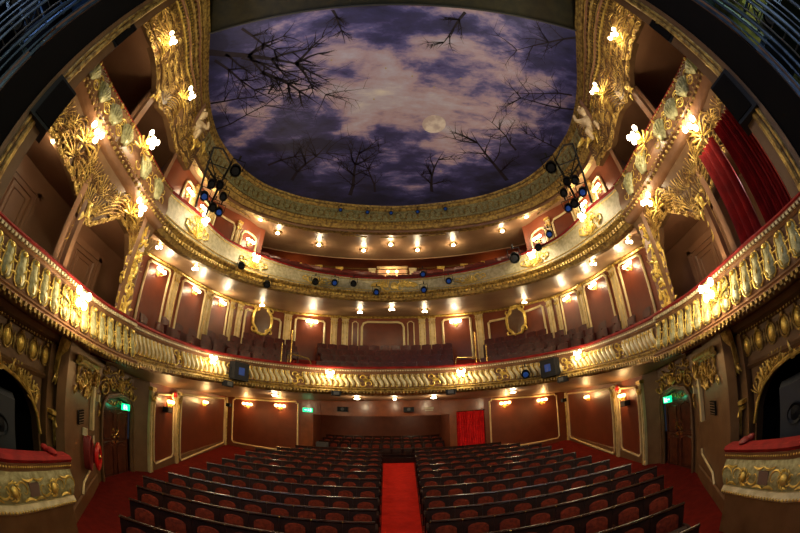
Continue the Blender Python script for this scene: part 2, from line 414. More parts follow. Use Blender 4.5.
# rear wall: left panel zone, pier, opening over pit, curtain zone, right panel zone
wallstrip('wall_rear_left', [(-8.35, 15.0), (-4.3, 15.0)], -2.4, 1.3, OXW, out=-1)
wallstrip('wall_rear_pier', [(-4.3, 15.0), (-3.75, 15.0)], -2.4, 1.3, PWOOD, out=-1)
wallstrip('wall_rear_fascia', [(-3.75, 15.0), (2.35, 15.0)], 0.33, 1.3, PWOOD, out=-1)
wallstrip('wall_rear_right_pier', [(2.35, 15.0), (2.66, 15.0)], -2.4, 1.3, PWOOD, out=-1)
wallstrip('wall_rear_over_curtain', [(2.66, 15.0), (3.98, 15.0)], 0.43, 1.3, PWOOD, out=-1)
wallstrip('wall_rear_right', [(3.98, 15.0), (8.35, 15.0)], -2.4, 1.3, OXW, out=-1)
wallstrip('wall_pit_rear', [(-4.6, 19.6), (3.0, 19.6)], -2.0, 1.3, OXW, out=-1)
wallstrip('wall_pit_left', [(-4.4, 15.2), (-4.4, 19.6)], -2.2, 1.3, OXW, out=-1)
wallstrip('wall_pit_right', [(2.5, 15.2), (2.5, 19.6)], -2.2, 1.3, OXW, out=1)
wallstrip('wall_behind_curtain', [(2.6, 15.9), (4.1, 15.9)], -2.2, 1.3, BLACK, out=-1)
wallstrip('baseboard_pit', [(-3.75, 15.05), (2.35, 15.05)], -2.2, -1.62, WOOD, th=0.1, out=-1)
# stalls ceiling (underside of the dress circle)
mb = MB()
def outw(az):                                 # stalls wall or rear wall on a bearing
    a = abs(az)
    if a < 28.5: return 15.2 / math.cos(R(a)), interp([(0, 1.06), (16, 0.95), (29, 0.72)], a, 1)
    t = [(28.5, 17.3, 0.72), (37.4, 12.1, 0.34), (42.5, 10.3, 0.27), (45.2, 10.05, 0.33), (51.2, 8.65, 0.42), (57.6, 5.9, 0.45), (60, 5.6, 0.42)]
    return interp(t, a, 1), interp(t, a, 2)
rows = []
for az in azr(-58, 58, 1.0):
    d1, h1 = outw(az); p0 = C1.T(az, 0.06, -0.10)
    d0 = math.hypot(p0[0], p0[1]); row = []
    for k in range(7):
        t = k / 6; d = d0 + (d1 + 0.15 - d0) * t; row.append((d * math.sin(R(az)), d * math.cos(R(az)), p0[2] + (h1 - p0[2]) * t))
    rows.append(row)
mb.grid(rows); struct('ceiling_stalls', mb, SOFF)
mb = MB(); mb.grid([[(-4.6, 15.0, 0.95), (3.0, 15.0, 0.95)], [(-4.6, 19.8, 0.75), (3.0, 19.8, 0.75)]]); struct('ceiling_pit', mb, SOFF)

# dress circle: raked floor, back wall, ceiling (underside of the upper circle)
mb = MB(); rows = []
for az in azr(-54, 54, 1.5):
    p0 = C1.H(az, C1.zt(az) - 0.95, -0.1); d0 = math.hypot(p0[0], p0[1]); d1 = W1.D(az)
    top = C1.zt(az) + 0.15 + 0.46 * (d1 - d0 - 0.9) / 0.85 * 0.92 - 0.95
    rows.append([((d0 + (d1 - d0) * t) * math.sin(R(az)), (d0 + (d1 - d0) * t) * math.cos(R(az)), p0[2] + (min(top, p0[2] + 2.1) - p0[2]) * t) for t in (0, .25, .5, .75, 1)])
mb.grid(rows); struct('floor_dress_circle', mb, CARPET)
mb = MB(); strip(mb, W1, -54, 54, [(0, 1.12), (0, 6.3), (-0.2, 6.3), (-0.2, 1.12)], 'H'); struct('wall_dress_circle', mb, OXW)
mb = MB(); rows = []
for az in azr(-52, 52, 1.0):
    p0 = C2.T(az, 0.05, -0.1); d0 = math.hypot(p0[0], p0[1]); d1 = W1.D(az) + 0.1; h1 = W1.zt(az)
    rows.append([((d0 + (d1 - d0) * t) * math.sin(R(az)), (d0 + (d1 - d0) * t) * math.cos(R(az)), p0[2] + (h1 - p0[2]) * t + 0.12 * math.sin(PI * t)) for t in (0, .2, .4, .6, .8, 1)])
mb.grid(rows); struct('ceiling_dress_circle', mb, SOFF)

# upper circle: floor, side and rear walls, ceiling (underside of the gallery)
mb = MB(); rows = []
for az in azr(-50, 50, 2):
    p0 = C2.H(az, C2.zt(az) - (0.85 if abs(az) < 26.5 else 0.28), -0.1); d0 = math.hypot(p0[0], p0[1]); d1 = 18.2 if abs(az) < 26.5 else W2.D(az) + .1
    rise = 0.55 * (d1 - d0) if abs(az) < 26.5 else 0.25 * (d1 - d0)
    rows.append([((d0 + (d1 - d0) * t) * math.sin(R(az)), (d0 + (d1 - d0) * t) * math.cos(R(az)), p0[2] + rise * t) for t in (0, .3, .6, 1)])
mb.grid(rows); struct('floor_upper_circle', mb, CARPET)
for sg, sd in SIDES:
    mb = MB(); strip(mb, W2, sg * 27, sg * 50, [(0, 5.25), (0, 8.0), (-0.2, 8.0), (-0.2, 5.25)], 'H'); struct('wall_upper_circle_' + sd, mb, OXW)
    a = W2.H(sg * 27, 0); b = (18.2 * math.sin(R(sg * 27)), 18.2 * math.cos(R(sg * 27)))
    wallstrip('wall_upper_circle_return_' + sd, [(a[0], a[1]), b], 5.6, 9.6, OXW, out=-sg)
mb = MB(); rows = [[(17.6 * math.sin(R(a)), 17.6 * math.cos(R(a)), z_) for z_ in (5.0, 9.8)] for a in azr(-28, 28, 2)]
mb.grid(rows); struct('wall_upper_circle_rear', mb, OXW)
mb = MB(); rows = []
for az in azr(-50, 50, 1.0):
    p0 = C3.T(az, 0.02, -0.08); d0 = math.hypot(p0[0], p0[1]); d1 = 15.0 if abs(az) < 26 else W2.D(az) + 0.12
    if 26 <= abs(az) < 30: d1 = interp([(26, 15.0), (30, 12.7)], abs(az), 1)
    h1 = 8.12 if abs(az) < 28 else interp([(28, 8.0), (38, 7.8), (50, 7.7)], abs(az), 1)
    rows.append([((d0 + (d1 - d0) * t) * math.sin(R(az)), (d0 + (d1 - d0) * t) * math.cos(R(az)), p0[2] + (h1 - p0[2]) * t + 0.10 * math.sin(PI * t)) for t in (0, .2, .4, .6, .8, 1)])
mb.grid(rows); struct('ceiling_upper_circle', mb, SOFF)
mb = MB(); rows = []
for az in azr(-28, 28, 2):
    rows.append([(d * math.sin(R(az)), d * math.cos(R(az)), h) for d, h in ((14.95, 8.08), (14.95, 8.5), (17.8, 9.6))])
mb.grid(rows); struct('ceiling_upper_circle_rear', mb, SOFF)

# gallery fascia (the oval that carries the printed cloth) and the cloth itself
def front_parts(root, c, a0, a1, segs, mats):
    for nm, prof, m_ in segs:
        mb = MB(); strip(mb, c, a0, a1, prof, 'T'); mb.build(nm, m_, root)
g = thing('gallery_parapet', 'gilded gallery parapet framing the printed night sky ceiling', 'balcony front', (0, 12, 8))
u0, u1 = C3.s_of(-47), C3.s_of(47)
front_parts(g, C3, -86, 86, [
    ('upper_moulding', [(-0.06, 0.80), (0.04, 0.82), (0.10, 0.88), (0.05, 0.94), (0.10, 1.0), (-0.10, 1.0)], DULL)], None)
front_parts(g, C3, -48, 48, [
    ('frieze', [(-0.12, 0.36), (0.0, 0.38), (0.03, 0.6), (0.0, 0.81), (-0.12, 0.81)], SAGE),
    ('lower_moulding', [(-0.12, 0.10), (0.06, 0.10), (0.10, 0.14), (0.17, 0.20), (0.10, 0.25), (0.19, 0.31), (0.12, 0.37), (-0.12, 0.37)], DULL),
    ('base_band', [(-0.14, -0.01), (0.02, -0.01), (0.05, 0.05), (0.0, 0.11), (-0.14, 0.11)], ROSE)], None)
f = C3.fT()
mb = MB(); beads(mb, f, u0, u1, 0.285, 0.19, 0.035, 0.13); mb.build('beading', GOLD, g)
mb = MB(); rnd = random.Random(5)
u = u0
while u < u1:
    cscroll(mb, f, u, 0.6, 0.30, PI / 2, 0.018, 1, 0.05); cscroll(mb, f, u + 0.2, 0.6, 0.30, PI / 2, 0.018, -1, 0.05)
    leaf(mb, f, u + 0.36, 0.46, 0.26, PI / 2, 0.03, 0.05, 0.2)
    u += 0.52
mb.build('gilded_scrolls', DULL, g)
mb = MB(); mb.grid([[C3.T(a, -0.012, w_) for w_ in (0.06, -0.14)] for a in azr(-48, 48)]);
for a in range(-40, 41, 8): mb.tube([C3.H(a - 2.6, 7.66 + (0.12 if abs(a) < 30 else -0.08), -0.35), C3.H(a, 7.67 + (0.12 if abs(a) < 30 else -0.08), -0.35), C3.H(a + 2.6, 7.66 + (0.12 if abs(a) < 30 else -0.08), -0.35)], 0.035, 5)
mb.build('soffit_fillets', DULL, g)
# printed cloth
mb = MB(); n_ = 0; ring = []
for a in azr(-86, 86, 2.0):
    p = C3.H(a, 9.19, -0.02)
    if p[1] > 2.75: ring.append(p)
xs = abs(ring[0][0])
far = [(p[0], p[1], p[2]) for p in ring]
rows = []
for p in far:
    rows.append([(p[0], p[1] + (2.55 - p[1]) * 0, p[2]), (p[0], 2.72 + 0.0 * p[0], p[2])])
rows2 = [[(r_[1][0], r_[1][1] + (r_[0][1] - r_[1][1]) * t, 9.19) for t in (0, .25, .5, .75, 1)] for r_ in rows]
cloth_mb = MB(); cloth_mb.grid(rows2)
# a thin thickness above
cloth_mb.grid([[(q[0], q[1], 9.23) for q in r_] for r_ in rows2])
cloth = cloth_mb.build('ceiling_cloth', SKY, None, smooth=False)
tag(cloth, 'huge ceiling print of a moonlit cloudy purple night sky with bare trees', 'ceiling print')
mb = MB(); mb.lathe([(0.002, -0.012), (0.40, -0.012), (0.41, 0.0)], (1.42, 7.18, 9.185), 32); mb.build('printed_moon', MOONM, cloth)
mb = MB()
for k, (x, y) in enumerate(((1.3, 5.6), (0.6, 5.2), (-0.2, 4.9), (2.1, 5.2), (-1.8, 4.5), (1.9, 9.6), (-0.6, 6.1))): mb.box((x, y, 9.18), (0.05, 0.05, 0.01), 0.7)
mb.build('printed_stars', DULLW, cloth, smooth=False)
TR = [((-4.06, 4.59), (-2.16, 6.07), .16), ((-4.6, 3.9), (-1.23, 5.9), .09), ((-5.8, 3.3), (-2.62, 5.56), .26), ((-1.6, 2.78), (-1.2, 3.92), .09), ((-6.69, 6.63), (-2.53, 6.68), .07), ((1.97, 2.84), (1.38, 4.21), .10), ((6.1, 5.23), (3.39, 5.2), .07), ((6.4, 5.84), (3.7, 5.83), .08), ((5.6, 2.9), (3.09, 3.9), .09), ((4.72, 8.21), (2.99, 6.8), .08), ((4.81, 10.0), (2.51, 7.64), .17), ((1.65, 10.9), (1.3, 8.46), .15), ((-1.87, 11.07), (-1.36, 7.91), .17), ((-5.0, 8.88), (-2.2, 7.36), .10), ((-4.22, 9.9), (-2.07, 7.76), .14), ((-0.77, 10.9), (-0.55, 8.45), .10), ((-5.53, 3.73), (-3.36, 5.87), .12), ((6.5, 7.91), (4.57, 7.08), .08), ((-4.32, 2.85), (-2.76, 4.37), .10), ((-6.3, 5.4), (-3.6, 6.2), .08)]
mb = MB(); rnd = random.Random(11)
def twig(x, y, a, L, w0, d):
    n = 5; pts = [(x, y)]
    for i in range(n):
        a += rnd.uniform(-0.22, 0.22); x += math.cos(a) * L / n; y += math.sin(a) * L / n; pts.append((x, y))
    vs = []; fs = []
    for i, (px, py) in enumerate(pts):
        hw = w0 * (1 - i / (n + 0.4)) / 2; vs += [(px - math.sin(a) * hw, py + math.cos(a) * hw, 9.182), (px + math.sin(a) * hw, py - math.cos(a) * hw, 9.182)]
    for i in range(n): fs.append((2 * i, 2 * i + 1, 2 * i + 3, 2 * i + 2))
    mb.add(vs, fs)
    if d > 0:
        for k in range(11 if d > 1 else 5):
            q = rnd.randint(1, n - 1); s_ = rnd.choice((-1, 1))
            twig(pts[q][0], pts[q][1], a + s_ * rnd.uniform(0.5, 1.1), L * rnd.uniform(0.28, 0.5), w0 * 0.4, d - 1)
for (a, b, wd) in TR:
    twig(a[0], a[1], math.atan2(b[1] - a[1], b[0] - a[0]), math.dist(a, b), wd, 2)
mb.build('printed_trees', TREEM, cloth, smooth=False)
# dark header zone between the cloth and the proscenium
mb = MB(); mb.grid([[(-6.2, 2.8, 9.3), (6.2, 2.8, 9.3)], [(-6.2, 1.8, 9.6), (6.2, 1.8, 9.6)], [(-5.6, -0.5, 9.9), (5.6, -0.5, 9.9)]]); struct('ceiling_header', mb, HEADM)
mb = MB(); strip(mb, C3, -86, 86, [(-0.1, 9.15), (-0.1, 9.8), (-0.4, 9.8), (-0.4, 9.15)], 'H', 2); struct('ceiling_rim', mb, BLACK)
mb = MB()
mb.tube([(-5.4, 2.7, 9.16), (5.5, 2.7, 9.16)], 0.03, 6); o = mb.build('cloth_batten', GREY, None); tag(o, 'thin grey batten along the near edge of the ceiling print', 'batten')
# ------------------------------------------------------------------ balcony fronts
BULBDIRS = [(0, 0.02), (0.09, 0.05), (-0.09, 0.05), (0.05, -0.06), (-0.05, -0.06)]
def cluster(name, label, c, az, h, w, power, size=1.0, nb=5, group=None, base=None, light=True, amber=False):
    """a group of glowing glass tulips on a gilt rosette, on a curved front"""
    p = c.H(az, h, w); f0 = c.fH(); u = c.s_of(az)
    root = thing(name, label, 'wall lamp', p, math.atan2(*reversed(c.nrm(az))) + PI / 2, group)
    mb = MB(); shell(mb, f0, u, h - 0.10 * size, 0.17 * size, 7, 3.6, PI / 2, w - 0.03, 0.016 * size)
    for dx, dz in BULBDIRS[:nb]:
        mb.tube([(u, h - 0.04, w - 0.04), (u + dx * size * 0.7, h + dz * size - 0.05, w + 0.07 * size), (u + dx * size, h + dz * size, w + 0.12 * size)], 0.010 * size, 5, f=f0)
    mb.build('bracket', GOLDB, root)
    for dx, dz in BULBDIRS[:nb]:
        b = MB(); q = (u + dx * size, h + dz * size + 0.02, w + 0.13 * size)
        b.ball(q, (0.034 * size, 0.044 * size, 0.034 * size), 8, 6, f=f0); b.build('bulb', SHADEL if amber else BULB, root)
    if light:
        lamp(root, c.H(az, h + 0.02, w + 0.30 * size), power, 0.09)
    return root

def circle_front():
    g = thing('dress_circle_balcony', 'lowest long curved balcony front with slanted cream and gold acanthus panels', 'balcony front', (0, 12, 1))
    a0, a1 = -47, 47; f = C1.fT(); s0, s1 = C1.s_of(a0), C1.s_of(a1)
    front_parts(g, C1, a0, a1, [
        ('velvet_rail', [(-0.22, 0.93), (0.04, 0.93), (0.07, 0.97), (0.03, 1.02), (-0.22, 1.02)], VELVET),
        ('cornice', [(-0.12, 0.76), (0.02, 0.76), (0.05, 0.80), (0.02, 0.84), (0.06, 0.90), (0.05, 0.935), (-0.12, 0.935)], ROSE),
        ('panel_band', [(-0.12, 0.26), (0.05, 0.26), (0.07, 0.4), (0.05, 0.6), (0.0, 0.77), (-0.12, 0.77)], ROSE),
        ('base_moulding', [(-0.15, 0.0), (0.10, 0.0), (0.16, 0.06), (0.24, 0.12), (0.17, 0.18), (0.20, 0.22), (0.08, 0.27), (-0.15, 0.27)], DULL)], None)
    mb = MB(); dentils(mb, f, s0, s1, 0.85, 0.89, 0.03, 0.075, 0.09); mb.build('dentils', CREAM, g, smooth=False)
    mb = MB(); gl = MB(); rnd = random.Random(3)
    u = s0 + 0.1; k = 0; per = 0.205
    while u < s1 - 0.1:
        ph = (k % 12)
        if ph in (10, 11):
            cscroll(gl, f, u, 0.62, 0.20, PI / 2, 0.022, 1 if ph == 10 else -1, 0.08); cscroll(gl, f, u, 0.40, 0.24, PI / 2, 0.024, -1 if ph == 10 else 1, 0.09)
            shell(gl, f, u + (per / 2 if ph == 10 else -per / 2), 0.45, 0.16, 5, 1.4, PI / 2, 0.08, 0.016)
        else:
            sk = 0.055
            pts = [(u - sk * math.sin((t - .5) * 5) * 1.0 + 0.04 * (0.5 - t), 0.30 + 0.43 * t, 0.07 + 0.03 * math.sin(PI * t)) for t in [i / 7 for i in range(8)]]
            mb.tube(pts, [0.03, 0.05, 0.06, 0.06, 0.055, 0.05, 0.045, 0.03], 6, f=f, flat=1)
            for dd in (-0.075, 0.062):
                gl.tube([(p[0] + dd, p[1], p[2] + 0.0) for p in pts], 0.014, 5, f=f)
            gl.ball((u, 0.31, 0.12), 0.03, 6, 4, f=f)
            leaf(gl, f, u - 0.03, 0.64, 0.10, PI / 2, 0.02, 0.12, 1.5)
        u += per; k += 1
    mb.build('cream_acanthus', CREAM, g); gl.build('gilded_acanthus', GOLDB, g)
    mb = MB(); dentils(mb, f, s0, s1, 0.055, 0.135, 0.18, 0.26, 0.12, 0.5); beads(mb, f, s0, s1, 0.225, 0.19, 0.022, 0.09, 5); mb.build('bead_and_leaf_edge', DULL, g)
circle_front()
for a, wh in ((-33, 'left, above the green exit sign side'), (33, 'right')):
    pass
for az, h, lab in ((-33.0, 1.40, 'glowing lamp cluster at the outer left end of the lowest long balcony front'), (33.0, 1.40, 'glowing lamp cluster at the outer right end of the lowest long balcony front'),
                   (-11.5, 1.68, 'glowing lamp cluster left of centre on the lowest long balcony front'), (11.5, 1.66, 'glowing lamp cluster right of centre on the lowest long balcony front')):
    cluster('balcony_lamp', lab, C1, az, h, 0.14, 28, 1.35, 5, 'lamp clusters on the lowest balcony front')

def box_front(sg, sd):
    g = thing('lower_box_balcony', 'bowed %s-hand box balcony front with tall sage lobes between gold scrolls' % sd, 'balcony front', C1.H(sg * 62, 0.5), 0, 'lower box balcony fronts')
    a0, a1 = (sg * 47.0, sg * 86); f = C1.fT(); s0, s1 = C1.s_of(a0), C1.s_of(a1)
    front_parts(g, C1, min(a0, a1), max(a0, a1), [
        ('velvet_rail', [(-0.20, 0.95), (0.07, 0.95), (0.09, 0.99), (0.05, 1.03), (-0.20, 1.03)], VELVET),
        ('cornice', [(-0.12, 0.80), (0.05, 0.80), (0.07, 0.84), (0.05, 0.88), (0.10, 0.92), (0.09, 0.955), (-0.12, 0.955)], ROSE),
        ('panel_band', [(-0.12, 0.16), (0.16, 0.16), (0.17, 0.3), (0.12, 0.5), (0.05, 0.65), (0.03, 0.81), (-0.12, 0.81)], ROSE),
        ('base_moulding', [(-0.5, -0.04), (0.15, -0.04), (0.22, 0.0), (0.30, 0.06), (0.26, 0.10), (0.28, 0.13), (0.16, 0.18), (-0.15, 0.18)], ROSE)], None)
    mb = MB(); dentils(mb, f, s0, s1, 0.88, 0.93, 0.05, 0.12, 0.075); mb.build('dentils', CREAM, g, smooth=False)
    mb = MB(); gl = MB()
    n = int(abs(s1 - s0) / 0.265); st = (s1 - s0) / n
    for i in range(n):
        u = s0 + st * (i + 0.5)
        sc = 0.75 + 0.25 * min(1, i / 3)
        prof = [(0.20, 0.035), (0.25, 0.085), (0.35, 0.10), (0.48, 0.092), (0.58, 0.075), (0.68, 0.08), (0.75, 0.065), (0.79, 0.03)]
        rows = []
        for t, rr in prof:
            w0 = 0.17 if t < .3 else 0.17 - (t - .3) * 0.27
            rows.append([f(u + rr * sc * math.cos(q), t, w0 + rr * 0.75 * math.sin(q)) for q in [PI * j / 6 for j in range(7)]])
        lb = MB(); lb.grid(rows); lb.build('sage_lobe', SAGE, g)
        for s_ in (-1, 1):
            gl.tube([(u + s_ * rr * sc * 1.12, t, (0.17 if t < .3 else 0.17 - (t - .3) * 0.27) + 0.03) for t, rr in prof], 0.012, 5, f=f)
        gl.ball((u, 0.735, 0.12), (0.05, 0.05, 0.04), 6, 5, f=f)
        leaf(gl, f, u - 0.02, 0.25, 0.14, PI / 2, 0.018, 0.26, 0.5); leaf(gl, f, u + 0.03, 0.42, 0.12, PI / 2, 0.015, 0.21, -0.8)
        cscroll(gl, f, u + st * 0.5, 0.30, 0.16, PI / 2, 0.017, 1, 0.18); cscroll(gl, f, u + st * 0.5, 0.60, 0.14, PI / 2, 0.015, -1, 0.12)
    gl.build('gilded_scrolls', GOLDB, g)
    mb = MB(); dentils(mb, f, s0, s1, 0.0, 0.07, 0.24, 0.33, 0.10, 0.5)
    u = min(s0, s1)
    while u < max(s0, s1): leaf(mb, f, u, 0.0, 0.07, -PI / 2, 0.022, 0.27, 0.4); u += 0.10
    mb.build('leaf_edge', DULL, g)
for sg, sd in SIDES:
    box_front(sg, sd)
    cluster('box_front_lamp', 'large bright lamp cluster on the lower %s-hand box front with the sage lobes' % sd, C1, sg * 60.2, 0.99, 0.20, 40, 1.5, 5, 'lamps on the lower box fronts')

def upper_front():
    g = thing('upper_circle_balcony', 'middle curved balcony front with long plain cream panels and gilt crests', 'balcony front', (0, 12, 5))
    a0, a1 = -48, 48; f = C2.fT(); s0, s1 = C2.s_of(a0), C2.s_of(a1)
    front_parts(g, C2, a0, a1, [
        ('velvet_rail', [(-0.20, 0.93), (0.03, 0.93), (0.05, 0.97), (0.02, 1.01), (-0.20, 1.01)], VELVET),
        ('panel_band', [(-0.12, 0.35), (0.04, 0.35), (0.06, 0.55), (0.02, 0.80), (0.05, 0.88), (0.03, 0.935), (-0.12, 0.935)], DCREAM),
        ('base_moulding', [(-0.15, 0.0), (0.06, 0.0), (0.10, 0.06), (0.19, 0.12), (0.12, 0.18), (0.22, 0.26), (0.14, 0.33), (0.04, 0.36), (-0.15, 0.36)], DULL)], None)
    gl = MB(); cr = MB()
    for a in azr(s0 + 0.3, s1 - 0.3, 0.3): pass
    for v in (0.42, 0.86): gl.tube([(s0 + (s1 - s0) * i / 90, v, 0.06) for i in range(91)], 0.014, 5, f=f)
    for az in (0, -14.5, 14.5, -27.5, 27.5, -40, 40):
        u = C2.s_of(az)
        if az == 0:
            for m_ in (-1, 1):
                for q in range(3): shell(gl, f, u + m_ * (0.25 + 0.22 * q), 0.50, 0.36 - 0.06 * q, 5, 1.2, PI / 2 - m_ * 0.5, 0.08, 0.03)
                cscroll(gl, f, u + m_ * 0.30, 0.55, 0.40, PI / 2 + m_, 0.035, m_, 0.10)
            gl.ball((u, 0.6, 0.12), (0.14, 0.17, 0.05), 10, 6, f=f)
        else:
            shell(gl, f, u, 0.42, 0.30, 9, 2.6, PI / 2, 0.08, 0.022)
            for m_ in (-1, 1):
                cscroll(gl, f, u + m_ * 0.28, 0.60, 0.30, PI / 2 + m_ * 0.6, 0.026, m_, 0.08); cscroll(gl, f, u + m_ * 0.52, 0.62, 0.20, m_, 0.02, m_, 0.07)
                leaf(gl, f, u + m_ * 0.4, 0.5, 0.3, PI / 2 - m_ * 0.9, 0.03, 0.08, m_ * -0.8)
    gl.build('gilded_crests', GOLDB, g)
    mb = MB(); dentils(mb, f, s0, s1, 0.07, 0.15, 0.14, 0.21, 0.14, 0.55); beads(mb, f, s0, s1, 0.27, 0.20, 0.035, 0.11, 5); mb.build('beading', GOLD, g)
upper_front()
for az, h, lab in ((-27.8, 5.05, 'glowing lamp cluster on the middle balcony front left of its gilt crest'), (27.8, 5.05, 'glowing lamp cluster on the middle balcony front right of its gilt crest'),
                   (-40.5, 4.75, 'glowing lamp cluster low on the left end of the middle balcony front'), (40.5, 4.75, 'glowing lamp cluster low on the right end of the middle balcony front')):
    cluster('balcony_lamp', lab, C2, az, h, 0.12, 32, 1.5, 5, 'lamp clusters on the middle balcony front')

def ribs(mb, f, u0, u1, v0, v1, nv, w, r, seed=0, amp=0.05, wfn=None):
    rnd = random.Random(seed)
    for i in range(nv):
        v = v0 + (v1 - v0) * (i + 0.5) / nv; ph = rnd.uniform(0, 6); pts = []
        n = max(6, int(abs(u1 - u0) / 0.07))
        for j in range(n + 1):
            t = j / n; u = u0 + (u1 - u0) * t
            pts.append((u, v + amp * math.sin(t * PI * 2 * abs(u1 - u0) / 0.55 + ph * 0.2), w + 0.02 * math.sin(t * 9 + ph)))
        mb.tube(pts, [r * (0.6 + 0.6 * math.sin(PI * k / n)) for k in range(n + 1)], 5, f=f)

def box_upper(sg, sd):
    g = thing('upper_box_balcony', 'bowed %s-hand upper box balcony front with green shell panels' % sd, 'balcony front', C2.H(sg * 62, 4.0), 0, 'upper box balcony fronts')
    a0, a1 = sg * 48, sg * 84; f = C2.fT(); s0, s1 = C2.s_of(a0), C2.s_of(a1); d = 1 if s1 > s0 else -1
    front_parts(g, C2, min(a0, a1), max(a0, a1), [
        ('velvet_rail', [(-0.18, 0.95), (0.08, 0.95), (0.10, 0.99), (0.05, 1.03), (-0.18, 1.03)], VELVET),
        ('panel_band', [(-0.12, 0.30), (0.15, 0.30), (0.17, 0.45), (0.12, 0.6), (0.06, 0.75), (0.10, 0.90), (0.08, 0.955), (-0.12, 0.955)], ROSE),
        ('base_moulding', [(-0.4, 0.0), (0.05, 0.0), (0.16, 0.04), (0.24, 0.12), (0.16, 0.18), (0.22, 0.24), (0.15, 0.31), (-0.12, 0.31)], ROSE)], None)
    mb = MB(); gl = MB()
    for az in (51.5, 56, 63.5, 68.5, 74, 79.5):
        u = C2.s_of(sg * az)
        rows = []
        for i in range(9):
            t = 0.36 + 0.48 * i / 8; rr = (0.05 + 0.19 * (i / 8) ** 0.6) * (1 if i < 7 else (0.86 if i == 7 else 0.55))
            rows.append([f(u + rr * math.cos(q), t, (0.17 if t < .45 else 0.17 - (t - .45) * 0.3) + 0.10 * math.sin(q) + 0.012 * math.sin(i * 3.1)) for q in [PI * j / 8 for j in range(9)]])
        mb = MB(); mb.grid(rows)
        for q in range(7): # radial fluting
            x = (q - 3) / 3
            mb.tube([(u + 0.04 * x, 0.37, 0.20), (u + 0.13 * x, 0.52, 0.285 - 0.09 * x * x - 0.03), (u + 0.20 * x, 0.70, 0.22 - 0.09 * x * x), (u + 0.20 * x, 0.84 - 0.07 * x * x, 0.12 - 0.04 * x * x)], [0.008, 0.020, 0.028, 0.020], 5, f=f)
        for m_ in (-1, 1):
            cscroll(gl, f, u + m_ * 0.25, 0.48, 0.20, PI / 2, 0.013, m_, 0.17); cscroll(gl, f, u + m_ * 0.24, 0.72, 0.18, PI / 2, 0.012, -m_, 0.12)
        leaf(gl, f, u, 0.80, 0.16, PI / 2, 0.03, 0.16, 0.3)
        mb.build('green_shell', SAGE, g)
    gl.build('gilded_scrolls', GOLDB, g)
    mb = MB(); dentils(mb, f, s0, s1, 0.90, 0.945, 0.06, 0.125, 0.09); beads(mb, f, s0, s1, 0.12, 0.25, 0.04, 0.12, 5); beads(mb, f, s0, s1, 0.265, 0.21, 0.03, 0.1, 5); mb.build('beading', DULL, g)
    # valance of shells and wavy ribs below the upper boxes, hanging over the lower box openings
    v = thing('box_valance', 'deep gilded rococo valance of shells below the upper %s-hand boxes' % sd, 'valance', C2.H(sg * 62, 3.0), 0, 'rococo valances over the boxes')
    def low(az):       # scalloped lower edge of the valance: two arches with a drop between
        a = abs(az)
        return interp([(48, 2.15), (49.6, 2.45), (51.5, 2.95), (54.5, 3.02), (57.5, 2.68), (60, 2.42), (62.5, 2.36), (64, 2.55), (67, 2.72), (72, 2.86), (78, 2.95), (86, 3.0)], a, 1)
    mb = MB(); rows = []; rows_b = []
    for a in azr(sg * 48, sg * 86, 0.5):
        zt = C2.zb(a) + 0.05; zl = low(a); r_ = []; rb = []
        for t in (0, .2, .4, .6, .8, 1):
            h = zt + (zl - zt) * t; w_ = 0.02 - 0.20 * math.sin(t * PI / 2)
            r_.append(C2.H(a, h, w_)); rb.append(C2.H(a, h, w_ - 0.14))
        rows.append(r_ + rb[::-1])
    mb.grid(rows, close_v=True); mb.build('valance_body', BRONZE, v)
    gl = MB(); fh_ = lambda u, t, w_: C2.H(C2.a_of(u), (C2.zb(C2.a_of(u)) + 0.05) + (low(C2.a_of(u)) - C2.zb(C2.a_of(u)) - 0.05) * t, 0.02 - 0.20 * math.sin(max(0, min(1, t)) * PI / 2) + w_)
    gh = lambda u, t, w_: fh_(u, 1 - t, w_)
    rnd = random.Random(7)
    for az in (54.0, 70.0):
        u = C2.s_of(sg * az)
        for m_ in (-1, 1):
            for q in range(8):    # sweeping plume ribs to each side of the shell
                pts = []; rad = []
                for j in range(9):
                    t = j / 8
                    pts.append((u + m_ * (0.10 + (0.26 + 0.06 * q) * t), 0.88 - 0.10 * q + (0.20 - 0.015 * q) * math.sin(t * PI * 0.9) - 0.10 * t, 0.05)); rad.append(0.014 * (0.5 + 0.8 * math.sin(PI * t)))
                gl.tube(pts, rad, 5, f=gh)
        shell(gl, gh, u, 0.25, 0.30, 11, 4.6, PI / 2, 0.04, 0.022)
        cscroll(gl, gh, u, 0.22, 0.4, 0, 0.03, 1, 0.05)
    gm = lambda u, t, w_: gh(u, t / 0.78, w_)
    for (p, q) in ((48.5, 52), (56, 67.5), (72.5, 85)):
        ua, ub = C2.s_of(sg * p), C2.s_of(sg * q)
        nfan = max(2, int(abs(ub - ua) / 0.25))
        for k in range(nfan + 1):
            uu = ua + (ub - ua) * k / nfan
            for row, vv in enumerate((0.10, 0.36)):
                shell(gl, gm, uu + (0.12 if row % 2 else 0), vv, 0.27, 8, 2.2, PI / 2 + 0.35 * math.sin(k * 0.9 + row), 0.03, 0.011, 0.1, 0.12 * (-1) ** k)
                if k % 2 == row % 2: cscroll(gl, gm, uu + 0.04, vv + 0.07, 0.17, rnd.uniform(0, 6), 0.013, rnd.choice((-1, 1)), 0.05)
        rococo(gl, gh, min(ua, ub), max(ua, ub), 0.0, 0.25, int(10 * abs(ub - ua)), rnd, (0.12, 0.22), 0.018, 0.05)
    u = min(C2.s_of(sg * 48), C2.s_of(sg * 85)); ue = max(C2.s_of(sg * 48), C2.s_of(sg * 85))
